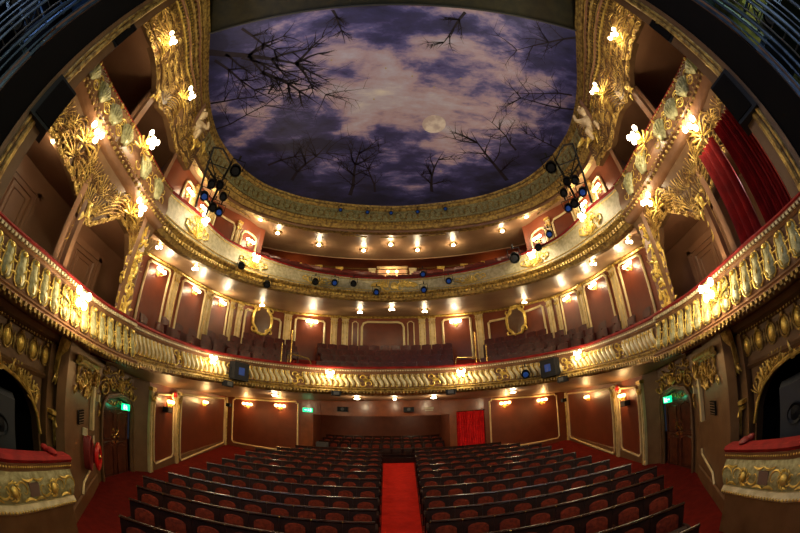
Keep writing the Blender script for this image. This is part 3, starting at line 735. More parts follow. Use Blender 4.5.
    while u < ue:
        cscroll(gl, gh, u, 0.0, 0.12, rnd.uniform(0, 6), 0.02, rnd.choice((-1, 1)), 0.04); leaf(gl, gh, u, 0.03, 0.14, -PI / 2 + rnd.uniform(-.5, .5), 0.026, 0.03, rnd.uniform(-1, 1)); u += 0.09
    gl.build('gilded_relief', ARTG, v)
    dr = MB()
    for az, h0, L in ((62.2, 2.40, 0.55), (50.0, 2.45, 0.35)):
        u = C2.s_of(sg * az); ff = C2.fH()
        for q in range(8): leaf(dr, ff, u + rnd.uniform(-.06, .06), h0 - L * q / 8, 0.22, -PI / 2 + rnd.uniform(-.5, .5), 0.035 * (1 - q / 12), -0.14, rnd.uniform(-1, 1))
        dr.tube([(u, h0 + 0.1, -0.2), (u + 0.02, h0 - L * .5, -0.16), (u, h0 - L, -0.18)], [0.08, 0.07, 0.02], 7, f=ff)
    dr.build('hanging_drops', GOLDB, v)
for sg, sd in SIDES:
    box_upper(sg, sd)
    cluster('shell_lamp', 'glowing lamp on the gilt shell under the upper %s box, nearer the stage' % sd, C2, sg * 70.0, 3.40, 0.03, 20, 1.5, 4, 'lamps on the shells below the upper boxes')
    cluster('shell_lamp', 'glowing lamp on the gilt shell under the upper %s box, nearer the balconies' % sd, C2, sg * 54.0, 3.28, 0.05, 20, 1.5, 4, 'lamps on the shells below the upper boxes')
    cluster('upper_box_lamp', 'large bright lamp cluster on the upper %s-hand box front with green shells' % sd, C2, sg * 59.6, 4.30, 0.28, 24, 1.6, 5, 'lamps on the upper box fronts')

# crown band over the upper boxes, sweeping back up to the ceiling frame
def crown(sg, sd):
    v = thing('gilded_cornice', 'tall gilded crown band above the upper %s-hand boxes up to the ceiling' % sd, 'cornice', C2.H(sg * 62, 7.0), 0, 'gilded crowns over the upper boxes')
    def low(a): return interp([(46, 5.6), (49, 5.55), (51, 5.42), (54, 5.55), (57, 5.62), (60.5, 5.50), (63, 5.60), (66, 5.85), (70, 6.0), (75, 6.08), (86, 6.1)], abs(a), 1)
    def P(a, t, w=0.0):
        lo = low(a); h = lo + (9.0 - lo) * t
        p = C2.H(a, h, -0.02 + w * 0.8); q = C3.H(a, h, 0.02 + w * 0.8)
        k = interp([(0, 0.0), (0.35, 0.12), (0.55, 0.42), (0.8, 0.86), (1, 1.0)], max(0, min(1, t)), 1)
        return (p[0] + (q[0] - p[0]) * k, p[1] + (q[1] - p[1]) * k, h)
    aa = azr(sg * 46, sg * 86, 0.5)
    mb = MB(); rows = [[P(a, t) for t in (0, .1, .2, .3, .4, .5, .6, .7, .8, .9, .97)] + [P(a, t, -0.22) for t in (.97, .5, .2, 0)] for a in aa]
    mb.grid(rows, close_v=True); mb.build('cornice_body', BRONZE, v)
    f = lambda u, t, w: P(C2.a_of(u), t, w)
    K = 1 / 3.4                                    # metres to fractions of the band height
    g_ = lambda u, v, w: f(u, v * K, w)
    s0, s1 = C2.s_of(sg * 46.5), C2.s_of(sg * 85); lo_, hi_ = min(s0, s1), max(s0, s1)
    for t, r_, m_ in ((0.50, 0.04, GOLD), (0.59, 0.06, ROSE), (0.635, 0.025, GOLD), (0.74, 0.07, DULL), (0.84, 0.07, ROSE), (0.885, 0.03, GOLD), (0.945, 0.05, DULL)):
        mb = MB(); mb.tube([f(lo_ + (hi_ - lo_) * i / 60, t, 0.03) for i in range(61)], r_, 6); mb.build('cornice_moulding', m_, v)
    mb = MB(); beads(mb, f, lo_, hi_, 0.55, 0.04, 0.035, 0.10, 5); beads(mb, f, lo_, hi_, 0.79, 0.05, 0.045, 0.15, 5); beads(mb, f, lo_, hi_, 0.685, 0.05, 0.03, 0.08, 5); mb.build('beading', GOLD, v)
    gl = MB(); rnd = random.Random(21)
    for az in (57.0, 71.5, 82):
        u = C2.s_of(sg * az)
        shell(gl, g_, u, 0.85, 0.42, 11, 3.4, PI / 2, 0.03, 0.022)
        for q in range(7): gl.tube([(u + 0.26 * x, 0.70 - 0.095 * q + 0.07 * math.cos(x * PI / 2), 0.03 + 0.05 * math.cos(x * PI / 2)) for x in (-1, -.6, -.2, .2, .6, 1)], 0.022, 5, f=g_)
    for (p, q) in ((47.5, 53.5), (60.5, 68.0), (75, 79.5)):
        ua, ub = C2.s_of(sg * p), C2.s_of(sg * q)
        nfan = max(2, int(abs(ub - ua) / 0.28))
        for k in range(nfan + 1):
            uu = ua + (ub - ua) * k / nfan
            for row in range(4):
                shell(gl, g_, uu + (0.14 if row % 2 else 0), 0.20 + 0.33 * row, 0.31, 8, 2.2, PI / 2 + 0.4 * math.sin(k * 1.3 + row), 0.03, 0.012, 0.1)
                if (k + row) % 2: cscroll(gl, g_, uu, 0.28 + 0.26 * row, 0.2, rnd.uniform(0, 6), 0.015, rnd.choice((-1, 1)), 0.05)
    u = lo_
    while u < hi_:
        cscroll(gl, g_, u, 0.04, 0.20, rnd.uniform(0, 6), 0.018, rnd.choice((-1, 1)), 0.03); leaf(gl, g_, u, 0.10, 0.18, -PI / 2 + rnd.uniform(-.7, .7), 0.024, 0.03, rnd.uniform(-1, 1))
        leaf(gl, g_, u, 1.50, 0.16, PI / 2 + rnd.uniform(-.5, .5), 0.018, 0.04, rnd.uniform(-1, 1)); u += 0.10
    gl.build('gilded_relief', ARTG, v)
    for az, lab in ((57.0, 'glowing lamp on the crown shell above the upper %s box, nearer the cherub' % sd), (71.5, 'glowing lamp on the crown shell above the upper %s box, nearer the stage' % sd)):
        cluster('crown_lamp', lab, C2, sg * az, 6.40, 0.10, 18, 1.4, 4, 'lamps on the crown shells')
for sg, sd in SIDES: crown(sg, sd)
# ------------------------------------------------------------------ box interiors, piers, stage boxes
def hexa(mb, a, b, c_, d, z0, z1):
    vs = [(p[0], p[1], z0) for p in (a, b, c_, d)] + [(p[0], p[1], z1) for p in (a, b, c_, d)]
    mb.add(vs, [(3, 2, 1, 0), (4, 5, 6, 7), (0, 1, 5, 4), (1, 2, 6, 5), (2, 3, 7, 6), (3, 0, 4, 7)])
def panel_door(root_name, label, sg, x, y0, y1, z0, z1, m_):
    root = thing(root_name, label, 'door', (sg * x, (y0 + y1) / 2, z0), 0, 'panelled doors inside the boxes')
    mb = MB(); mb.box((sg * x, (y0 + y1) / 2, (z0 + z1) / 2), (0.06, y1 - y0, z1 - z0)); mb.build('door_leaf', m_, root, smooth=False)
    mb = MB()
    for q, s_ in ((0.12, 0.03), (0.24, 0.02)):
        pts = [(sg * (x - 0.035), y0 + q, z0 + q), (sg * (x - 0.035), y1 - q, z0 + q), (sg * (x - 0.035), y1 - q, z1 - q), (sg * (x - 0.035), y0 + q, z1 - q)]
        mb.tube(pts, s_, 4, closed=True)
    mb.build('raised_mouldings', m_, root, smooth=False)
    mb = MB(); mb.box((sg * x, y0 - 0.06, (z0 + z1) / 2), (0.12, 0.12, z1 - z0 + 0.2)); mb.box((sg * x, y1 + 0.06, (z0 + z1) / 2), (0.12, 0.12, z1 - z0 + 0.2)); mb.box((sg * x, (y0 + y1) / 2, z1 + 0.08), (0.12, y1 - y0 + 0.3, 0.16)); mb.build('door_frame', m_, root, smooth=False)
    mb = MB(); mb.ball((sg * (x - 0.07), y0 + 0.1, (z0 + z1) / 2 - 0.1), 0.03); mb.build('knob', BRASS, root)
for sg, sd in SIDES:
    # lower (dress circle level) boxes: back wall, floor, ceiling, party wall
    for nm, c, z0, z1, xb in (('lower', C1, 0.45, 3.10, 6.9), ('upper', C2, 3.75, 6.05, 7.2)):
        mb = MB(); mb.grid([[(sg * xb, -0.4, z_), (sg * xb, 3.0, z_), (sg * (xb + 0.15), 6.2, z_)] for z_ in (z0, z1 + 0.1)]); struct('wall_%s_box_back_%s' % (nm, sd), mb, BOXW, smooth=False)
        mb = MB(); q = c.H(sg * 86, z0); mb.grid([[c.H(a, z0, -0.08), (sg * xb * 1.02, max(-0.4, 5.6 - (abs(a) - 49) * 0.16), z0)] for a in azr(sg * 49, sg * 86, 2)]); struct('floor_%s_box_%s' % (nm, sd), mb, CARPET, smooth=False)
        mb = MB(); mb.grid([[C2.H(a, z1 if nm == 'upper' else z1, -0.10), (sg * xb * 1.02, max(-0.4, 5.6 - (abs(a) - 49) * 0.16), z1)] for a in azr(sg * 49, sg * 86, 2)]); struct('ceiling_%s_box_%s' % (nm, sd), mb, BOXW, smooth=False)
        mb = MB()
        p = c.H(sg * 62.3, 0, -0.42); hexa(mb, (p[0], p[1] - 0.06), (p[0], p[1] + 0.06), (sg * xb, 3.35), (sg * xb, 3.23), z0, z1); struct('wall_%s_box_party_%s' % (nm, sd), mb, BOXW, smooth=False)
        mb = MB()
        p = c.H(sg * 49.6, 0, -0.10); q_ = W1.H(sg * 51, 0)
        hexa(mb, (p[0], p[1] - 0.08), (p[0] + sg * 0.05, p[1] + 0.08), (sg * (xb + 0.3), 6.0), (sg * (xb + 0.3), 5.85), z0 - (0.1), z1 + (0.6 if nm == 'lower' else 1.6)); struct('wall_%s_box_end_%s' % (nm, sd), mb, BOXW, smooth=False)
        mb = MB(); hexa(mb, (sg * 4.9, -0.25), (sg * 4.9, -0.4), (sg * 7.3, -0.4), (sg * 7.3, -0.25), z0, z1); struct('wall_%s_box_stage_%s' % (nm, sd), mb, BOXW, smooth=False)
    for k_, (x_, y_, h_, pw, lab) in enumerate(((abs(C1.H(73, 0, -0.85)[0]), C1.H(73, 0, -0.85)[1], 3.05, 9, 'lower %s box nearer the stage'), (abs(C1.H(56, 0, -0.95)[0]), C1.H(56, 0, -0.95)[1], 3.05, 9, 'lower %s box nearer the balconies'))):
        bl = thing('added_box_lamp', 'small added lamp hidden inside the ' + lab % sd, 'ceiling light', (sg * x_, y_, h_), 0, 'added lamps hidden inside the boxes')  # added out of view behind the valance to brighten the box interiors
        mb = MB(); mb.lathe([(0.10, 0.05), (0.09, 0.0), (0.03, -0.03)], (sg * x_, y_, h_), 10); mb.build('rose', BRASS, bl); mb = MB(); mb.ball((sg * x_, y_, h_ - 0.07), 0.05); mb.build('bulb', BULB, bl); lamp(bl, (sg * x_, y_, h_ - 0.16), pw, 0.05)
    if sg < 0:
        panel_door('box_door', 'tall brown panelled door inside the lower left box nearer the stage', sg, 6.86, 1.15, 2.05, 0.55, 2.65, BOXW)
    panel_door('box_door', ('brown panelled door inside the lower left box nearer the balconies' if sg < 0 else 'brown panelled door inside the lower right box nearer the balconies'), sg, 6.86, 3.6, 4.5, 0.55, 2.55, BOXW)
    # gilt piers between and beside the openings
    for az, z0, z1, ww, lab, c in ((62.3, 1.22, 2.5, 0.10, 'slim brown pier between the two lower %s boxes' % sd, C1), (62.6, 4.42, 5.75, 0.14, 'pale brown pier between the two upper %s boxes' % sd, C2)):
        root = thing('box_pier', lab, 'pier', c.H(sg * az, z0, -0.05), 0, 'piers between the boxes')
        mb = MB(); u = c.s_of(sg * az); mb.box((u, (z0 + z1) / 2, -0.1), (ww, z1 - z0, 0.12), f=c.fH()); mb.build('shaft', ROSE, root, smooth=False)
        mb = MB(); rnd = random.Random(2)
        for q in range(7): leaf(mb, c.fH(), u + rnd.uniform(-.07, .07), z1 - 0.12 + rnd.uniform(-.15, .1), 0.2, -PI / 2 + rnd.uniform(-1.2, 1.2), 0.035, -0.02, rnd.uniform(-1, 1))
        mb.build('leaf_capital', GOLDB, root)
    rnd = random.Random(31)
    root = thing('gilded_pilaster', 'tall foliate gold pilaster where the lower %s boxes meet the balcony' % sd, 'pilaster', C1.H(sg * 48.6, 1.3, -0.1), 0, 'foliate pilasters at the box ends')
    p0 = C1.H(sg * 48.8, 1.25, -0.12); p1 = C2.H(sg * 49.6, 3.3, -0.10)
    def fp(u, t, w_): # t along height 0..1
        x = p0[0] + (p1[0] - p0[0]) * t; y = p0[1] + (p1[1] - p0[1]) * t; z_ = p0[2] + (p1[2] - p0[2]) * t
        n = Vector((-sg * 0.72, -0.69)); tt = Vector((-n.y, n.x)); return (x + tt.x * u + n.x * w_, y + tt.y * u + n.y * w_, z_)
    mb = MB(); mb.box((0, 0.5, 0), (0.36, 1.0, 0.10), f=fp); mb.build('shaft', ROSE, root, smooth=False)
    mb = MB()
    for k in range(80):
        t = rnd.random(); leaf(mb, fp, rnd.uniform(-.16, .16), t * 0.95, 0.11, rnd.uniform(0, 2 * PI), 0.035, 0.06, rnd.uniform(-1.5, 1.5))
        # heights are fractions, so keep the scrolls small
    for k in range(14): cscroll(mb, lambda u, v, w_: fp(u, v, w_), rnd.uniform(-.08, .08), k / 14 + 0.03, 0.10, rnd.uniform(0, 6), 0.024, rnd.choice((-1, 1)), 0.07)
    mb.build('gilded_foliage', GOLDB, root)

    # entablature and frieze under the lower box front, arch of the stage box, stage box parapet
    fr = thing('medallion_frieze', 'brown frieze of oval gold medallions under the lower %s box front' % sd, 'frieze', C1.H(sg * 68, 0, -0.4), 0, 'medallion friezes')
    mb = MB(); strip(mb, C1, min(sg * 58.5, sg * 86), max(sg * 58.5, sg * 86), [(-0.6, -0.36), (-0.32, -0.36), (-0.28, -0.30), (-0.33, -0.26), (-0.33, 0.20), (-0.25, 0.26), (-0.15, 0.30), (-0.1, 0.40), (-0.6, 0.40)], 'H'); mb.build('frieze_band', BRONZE, fr)
    fh1 = C1.fH(); mb = MB(); gl = MB(); me_ = MB()
    ua, ub = C1.s_of(sg * 59), C1.s_of(sg * 85); d = 1 if ub > ua else -1
    beads(mb, fh1, ua, ub, 0.23, -0.24, 0.025, 0.07); mb.build('beading', DULL, fr)
    k = 0; u = ua + d * 0.16
    while abs(u - ua) < abs(ub - ua):
        me_ = MB(); me_.ball((u, 0.0, -0.32), (0.085, 0.13, 0.05), 10, 8, f=fh1); me_.build('oval_medallion', GOLDB, fr); k += 1
        gl.tube([(u + 0.105 * math.cos(q), 0.15 * math.sin(q), -0.30) for q in [2 * PI * j / 12 for j in range(12)]], 0.018, 5, closed=True, f=fh1)
        gl.ball((u, 0.17, -0.29), (0.05, 0.04, 0.03), 6, 4, f=fh1)
        gl.tube([(u + d * 0.15, -0.12, -0.31), (u + d * 0.16, 0.0, -0.29), (u + d * 0.15, 0.12, -0.31)], [0.01, 0.03, 0.01], 5, f=fh1)
        u += d * 0.31
    gl.build('medallion_rims', DULL, fr)
    # arch spandrel of the stage box
    ar = thing('stage_box_arch', 'dark carved arch over the lowest %s stage box opening' % sd, 'arch', C1.H(sg * 68, -0.6, -0.4), 0, 'arches of the stage boxes')
    def alow(a): return interp([(58.5, -2.6), (60.2, -2.6), (60.4, -1.25), (61, -0.95), (62.6, -0.68), (65, -0.53), (68, -0.45), (86, -0.45)], abs(a), 1)
    mb = MB(); rows = []
    for a in azr(sg * 60.3, sg * 86, 0.5): rows.append([C1.H(a, -0.33, -0.34), C1.H(a, alow(a), -0.34), C1.H(a, alow(a), -0.55), C1.H(a, -0.33, -0.55)])
    mb.grid(rows, close_v=True); mb.build('arch_body', BRONZE, ar)
    mb = MB(); rnd = random.Random(9)
    pts = [C1.H(a, alow(a) + 0.03, -0.31) for a in azr(sg * 60.4, sg * 86, 0.7)]; mb.tube(pts, 0.035, 6)
    for a in (61.5, 63, 64.5, 66.5, 69, 72, 75, 79):
        u = C1.s_of(sg * a); v = (alow(a) - 0.33) / 2
        leaf(mb, fh1, u, alow(a) + 0.05, 0.25, PI / 2 + rnd.uniform(-1, 1), 0.03, -0.31, rnd.uniform(-1, 1)); cscroll(mb, fh1, u, v, 0.16, rnd.uniform(0, 6), 0.018, 1, -0.31)
    for a in [61.5 + 0.9 * k for k in range(22)]:
        u = C1.s_of(sg * a); lo = alow(a)
        shell(mb, fh1, u, lo + 0.07, min(0.22, -0.36 - lo + 0.05) if lo < -0.5 else 0.10, 5, 1.6, PI / 2 + 0.3 * math.sin(a * 3), -0.33, 0.013)
        if lo < -0.6: cscroll(mb, fh1, u, (lo - 0.33) / 2, 0.2, rnd.uniform(0, 6), 0.016, rnd.choice((-1, 1)), -0.32)
    mb.build('carved_leaves', GOLD, ar)
    # corner column with console
    co = thing('console_column', 'brown pier with gilded console beside the %s stage box' % sd, 'column', C1.H(sg * 58.4, -2.6, -0.4), 0, 'console columns beside the stage boxes')
    u = C1.s_of(sg * 58.6)
    mb = MB(); mb.box((u, -1.2, -0.36), (0.36, 2.85, 0.3), f=fh1); mb.box((u, -2.45, -0.33), (0.44, 0.3, 0.36), f=fh1); mb.box((u, -2.2, -0.34), (0.40, 0.06, 0.34), f=fh1); mb.build('shaft', BRONZE, co, smooth=False)
    mb = MB(); mb.tube([(u, 0.40, 0.0), (u, 0.30, -0.04), (u, 0.10, -0.12), (u, -0.15, -0.16), (u, -0.28, -0.12)], [0.11, 0.12, 0.09, 0.085, 0.06], 7, f=fh1)
    for q in (-0.07, 0.07): mb.tube([(u + q, 0.36, 0.06), (u + q, 0.15, -0.04), (u + q, -0.2, -0.09)], 0.02, 5, f=fh1)
    for q in range(5): leaf(mb, fh1, u + 0.03 * (q - 2), -0.2, 0.2, -PI / 2 + 0.3 * (q - 2), 0.03, -0.12, 0.2)
    mb.build('gilded_console', GOLD, co)
    mb = MB(); mb.box((u, -0.80, -0.16), (0.30, 0.06, 0.22), f=fh1); mb.box((u, -0.90, -0.18), (0.24, 0.05, 0.16), f=fh1)
    mb.tube([(u, -0.86, -0.12), (u, -1.0, -0.10), (u, -1.12, -0.15), (u, -1.22, -0.13), (u, -1.36, -0.18)], [0.07, 0.09, 0.04, 0.06, 0.012], 7, f=fh1); mb.build('gilded_pendant', GOLD, co)
    # stage box parapet: polar curve a little inside the box fronts
    CB = Curve([(57.2, 4.96, -2.12, -1.23), (60, 4.72, -2.13, -1.22), (64, 4.36, -2.1, -1.22), (68, 4.08, -2.06, -1.22), (72, 3.88, -2.0, -1.22), (78, 3.70, -1.98, -1.2), (90, 3.6, -1.95, -1.2)], soft=False)
    CBs = CB
    root = thing('stage_box_parapet', 'low %s stage box parapet with sage ground and gold cartouche' % sd, 'parapet', (sg * 4.2, 2.0, -1.9), 0, 'stage box parapets')
    class CBc(Curve): pass
    tabm = [(57.2, 4.96), (59, 4.78), (62, 4.5), (66, 4.2), (70, 3.96), (75, 3.78), (82, 3.65), (92, 3.6)]
    def bp(a): dd = interp(tabm, a, 1); return (sg * dd * math.sin(R(a)), dd * math.cos(R(a)))
    AA = [57.2 + 0.5 * i for i in range(70)]; PP = [bp(a) for a in AA]; SS = [0.0]
    for p, q in zip(PP, PP[1:]): SS.append(SS[-1] + math.dist(p, q))
    def fb(u, t, w_):          # u = distance from the column end, t absolute height
        i = 0
        while i < len(SS) - 2 and SS[i + 1] < u: i += 1
        k = (u - SS[i]) / (SS[i + 1] - SS[i]); p = PP[i]; q = PP[i + 1]
        tx, ty = q[0] - p[0], q[1] - p[1]; l_ = math.hypot(tx, ty); nx, ny = (ty / l_, -tx / l_)
        if nx * (-p[0]) + ny * (-p[1]) < 0: nx, ny = -nx, -ny
        return (p[0] + (q[0] - p[0]) * k + nx * w_, p[1] + (q[1] - p[1]) * k + ny * w_, t)
    L = SS[-1] * 0.98
    def bstrip(prof, m_, nm, u0=0.0):
        mb = MB(); rows = [[fb(u0 + (L - u0) * i / 40, h, w_) for w_, h in prof] for i in range(41)]; mb.grid(rows, close_v=True); k = len(prof); mb.f.append(tuple(range(k))); mb.build(nm, m_, root)
    bstrip([(-0.12, -1.31), (0.05, -1.31), (0.08, -1.26), (0.04, -1.22), (-0.12, -1.22)], VELVET, 'velvet_rail')
    bstrip([(-0.1, -1.42), (0.02, -1.42), (0.05, -1.37), (0.07, -1.31), (-0.1, -1.31)], ROSE, 'cornice')
    bstrip([(-0.12, -1.82), (0.0, -1.82), (0.05, -1.78), (0.08, -1.66), (0.06, -1.52), (0.0, -1.42), (-0.12, -1.42)], SAGE, 'panel_band')
    bstrip([(-0.12, -1.92), (0.05, -1.92), (0.08, -1.88), (0.04, -1.81), (-0.12, -1.81)], CREAM, 'base_moulding')
    bstrip([(-0.12, -2.75), (-0.02, -2.75), (-0.02, -1.9), (-0.12, -1.9)], BRONZE, 'plinth')
    gl = MB(); beads(gl, fb, 0.03, L, -1.35, 0.055, 0.018, 0.045); beads(gl, fb, 0.03, L, -1.88, 0.075, 0.022, 0.06)
    cb = MB()
    for c0 in (0.55, 1.40, 2.25):
        gl.ball((c0, -1.62, 0.10), (0.055, 0.075, 0.04), 10, 8, f=fb)
        for q in range(12):
            a = 2 * PI * q / 12; leaf(gl, fb, c0 + 0.075 * math.cos(a), -1.62 + 0.09 * math.sin(a), 0.09, a + 0.7, 0.013, 0.085, 1.2)
        for m_ in (-1, 1):
            cscroll(gl, fb, c0 + m_ * 0.17, -1.62, 0.24, PI / 2, 0.013, -m_, 0.075)
            for v in (-1.76, -1.48): gl.tube([(c0 + m_ * (0.20 + 0.22 * t), v + 0.03 * math.sin(PI * t) * (1 if v < -1.6 else -1), 0.075) for t in [j / 8 for j in range(9)]], [0.008 + 0.012 * math.sin(PI * j / 8) for j in range(9)], 5, f=fb)
        cb.box((c0 + 0.425, -1.62, 0.065), (0.20, 0.17, 0.04), f=fb)
    cscroll(gl, fb, 0.10, -1.62, 0.26, PI / 2, 0.02, 1, 0.06); leaf(gl, fb, 0.10, -1.78, 0.22, PI / 2, 0.025, 0.05, -0.6)
    gl.build('gilded_cartouches', GOLDB, root); cb.build('mauve_panels', mat('mauve_panel_' + sd, (0.16, 0.10, 0.08), 0.6), root)
    # dark interior of the stage box
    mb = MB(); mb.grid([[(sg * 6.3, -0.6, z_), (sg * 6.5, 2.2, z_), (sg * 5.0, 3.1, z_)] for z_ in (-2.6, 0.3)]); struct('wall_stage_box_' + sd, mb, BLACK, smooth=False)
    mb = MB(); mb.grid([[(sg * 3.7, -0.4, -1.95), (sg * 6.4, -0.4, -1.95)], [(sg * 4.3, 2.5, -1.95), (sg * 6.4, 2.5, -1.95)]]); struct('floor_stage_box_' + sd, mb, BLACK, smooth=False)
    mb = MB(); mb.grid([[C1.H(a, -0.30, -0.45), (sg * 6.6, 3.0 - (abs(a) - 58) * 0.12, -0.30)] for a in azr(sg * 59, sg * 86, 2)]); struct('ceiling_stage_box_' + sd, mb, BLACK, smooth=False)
    sp = thing('box_loudspeaker', 'dark grey loudspeaker cabinet standing inside the %s stage box' % sd, 'loudspeaker', (sg * 4.9, 1.75, -1.95), 0, 'loudspeakers in the stage boxes')
    mb = MB(); mb.box((sg * 4.95, 1.72, -1.35), (0.6, 0.55, 1.2), sg * 0.3); mb.build('cabinet', GREY, sp, smooth=False)
    mb = MB(); mb.lathe([(0.01, 0.02), (0.10, 0.0), (0.14, 0.03), (0.15, 0.0)], (0, 0, 0), 16, f=lambda x, y, z_: (sg * (4.64 - z_), 1.64 + x, -1.15 + y)); mb.build('cone', BLACKM, sp)
    mb = MB(); q = fb(0.35, -1.19, -0.06); mb.ball(q, (0.12, 0.09, 0.045), 10, 6); mb.ball((q[0] + 0.06 * sg, q[1] - .09, q[2] + .01), (0.07, 0.07, 0.05), 8, 6)
    o = mb.build('folded_cloth', REDH if sg > 0 else VELVET, None); tag(o, 'crumpled dark red cloth lying on the %s stage box rail' % sd, 'cloth', 'cloths on the stage box rails')

# right-hand lower box nearest the stage: red curtains with a bright gap, and the small equipment there
root = thing('box_curtain', 'tall red curtains closing the lower right box nearest the stage', 'curtain', C1.H(74, 1.0, -0.25))
for a_, b_, nm in ((64.9, 70.0, 'curtain_leaf'), (71.3, 86.0, 'curtain_leaf')):
    mb = MB(); rows = []
    n = int((b_ - a_) * 5)
    for i in range(n + 1):
        a = a_ + (b_ - a_) * i / n; w_ = -0.28 + 0.045 * math.sin(i * 1.55) + 0.02 * math.sin(i * 0.7)
        rows.append([C1.H(a, h, w_ - (h - 1.0) * 0.03) for h in (0.9, 1.4, 2.0, 2.6, 3.05)])
    mb.grid(rows); mb.build(nm, BCURT, root)
root = thing('gap_lamp', 'cool white striplight glimpsed through the gap in the red box curtains', 'lamp', C1.H(70.5, 1.0, -0.9))
mb = MB(); p = C1.H(70.6, 1.6, -0.75); mb.box((p[0], p[1], 1.95), (0.05, 0.30, 1.4)); mb.build('pale_panel', CREAM, root, smooth=False)
mb = MB(); mb.ball((p[0] - 0.1, p[1] - .03, 2.2), (0.05, 0.05, 0.11)); mb.build('bulb', EXITW, root); lamp(root, (p[0] - 0.25, p[1], 2.2), 5, 0.05, (0.9, 0.9, 1.0))

# stalls entrance doors, spandrels, pilasters, hose, vents
for sg, sd in SIDES:
    P = side_pts(sg); A, B = Vector(P[2]), Vector(P[3]); d = (B - A); L = d.length; t = d.normalized(); n = Vector((-t.y, t.x)) * sg * 1
    if n.dot(Vector((-A.x, -A.y))) < 0: n = -n
    def fd(u, h, w_, A=A, t=t, n=n): return (A.x + t.x * u + n.x * w_, A.y + t.y * u + n.y * w_, h)
    dr = thing('door_%d' % (1 if sg < 0 else 2), 'double dark mahogany door', 'door', fd(L / 2, -2.6, 0)); del dr['label'], dr['category']; dr['kind'] = 'structure'
    for k in (0, 1):
        u0 = 0.14 + k * (L - 0.28) / 2; u1 = u0 + (L - 0.28) / 2 - 0.01
        mb = MB(); mb.box(((u0 + u1) / 2, -1.63, -0.10), (u1 - u0, 1.94, 0.06), f=fd); leafo = mb.build('door_leaf', DWOOD, dr, smooth=False)
        mb = MB()
        for (v0, v1) in ((-1.45, -0.78), (-2.4, -1.65)):
            mb.tube([(u0 + 0.1, v0, -0.06), (u1 - 0.1, v0, -0.06), (u1 - 0.1, v1, -0.06), ((u0 + u1) / 2, v1 + 0.06, -0.06), (u0 + 0.1, v1, -0.06)], 0.022, 5, closed=True, f=fd)
        mb.tube([(u0 + 0.1, -1.56, -0.06), ((u0 + u1) / 2, -1.52, -0.05), (u1 - 0.1, -1.56, -0.06)], 0.02, 5, f=fd); mb.build('leaf_mouldings', DWOOD, leafo)
        mb = MB(); uu = u1 - 0.10 if k == 0 else u0 + 0.10
        cscroll(mb, fd, uu, -1.36, 0.16, PI / 2, 0.016, 1 if k else -1, -0.05); mb.box((uu, -1.53, -0.06), (0.13, 0.07, 0.02), f=fd)
        cscroll(mb, fd, uu, -1.22, 0.10, PI / 2, 0.012, -1 if k else 1, -0.05)
        mb.build('door_handle', BRASS, leafo)
    mb = MB(); mb.box((L / 2, -0.50, -0.12), (L - 0.2, 0.34, 0.05), f=fd); mb.build('tympanum', DWOOD, dr, smooth=False)
    mb = MB(); rnd = random.Random(4)
    for q in range(9): cscroll(mb, fd, L / 2 + (q - 4) * 0.13, -0.50 + 0.03 * math.cos(q), 0.12, rnd.uniform(0, 6), 0.014, 1 if q > 4 else -1, -0.08)
    mb.build('tympanum_scrolls', GOLD, dr)
    arch = [(0.06, -2.6), (0.06, -0.75), (0.12, -0.55), (0.30, -0.38), (L / 2, -0.28), (L - 0.30, -0.38), (L - 0.12, -0.55), (L - 0.06, -0.75), (L - 0.06, -2.6)]
    mb = MB()
    for r_, w_ in ((0.06, 0.0), (0.03, 0.06)): mb.tube([(u + (0.05 if u > L / 2 else -0.05) * (w_ > 0), v + (0.05 if (w_ > 0 and v > -1) else 0), w_) for u, v in arch], r_, 6, f=fd)
    # wall infill between arch and wall head
    rows = [[fd(u, v, 0.0), fd(u, -0.2, 0.0)] for u, v in arch[1:-1]]; mb.grid(rows)
    mb.build('arched_frame', BRONZE, dr)
    # spandrel relief
    sp = thing('spandrel_relief', 'gilded scrollwork relief over the %s mahogany entrance doors' % sd, 'wall relief', fd(L / 2, 0, 0.05), 0, 'reliefs over the entrance doors')
    mb = MB(); rnd = random.Random(17)
    for m_ in (-1, 1):
        cscroll(mb, fd, L / 2 + m_ * 0.35, -0.02, 0.36, PI / 2 + m_ * 1.2, 0.028, m_, 0.04); cscroll(mb, fd, L / 2 + m_ * 0.75, -0.18, 0.34, m_ * 0.8, 0.026, -m_, 0.04)
        for q in range(5): leaf(mb, fd, L / 2 + m_ * (0.15 + 0.16 * q), 0.10 - 0.02 * q, 0.22, PI / 2 - m_ * (0.9 + 0.2 * q), 0.028, 0.04, rnd.uniform(-1, 1))
        for q in range(4): leaf(mb, fd, L / 2 + m_ * 0.95, -0.15 - 0.2 * q, 0.2, -PI / 2 + rnd.uniform(-.6, .6), 0.03, 0.04, rnd.uniform(-1, 1))
    shell(mb, fd, L / 2, -0.20, 0.24, 7, 2.2, PI / 2, 0.05, 0.025); rococo(mb, fd, 0.0, L, -0.20, 0.28, 26, rnd, (0.14, 0.30), 0.018, 0.03); mb.build('scrolls', GOLD, sp)
    # exit sign with the running figure
    es = thing('exit_sign', 'green running man exit sign over the %s entrance doors' % sd, 'exit sign', fd(L * 0.62, -0.56, 0.12), 0, 'green exit signs over the side doors')
    su = L * (0.60 if sg < 0 else 0.68)
    su = L * 0.66
    mb = MB(); mb.box((su, -0.54, 0.10), (0.40, 0.17, 0.05), f=fd); mb.build('sign_face', EXITG, es, smooth=False)
    mb = MB(); q = -1 if sg < 0 else 1
    mb.box((su + 0.11 * q, -0.54, 0.128), (0.07, 0.12, 0.006), f=fd)
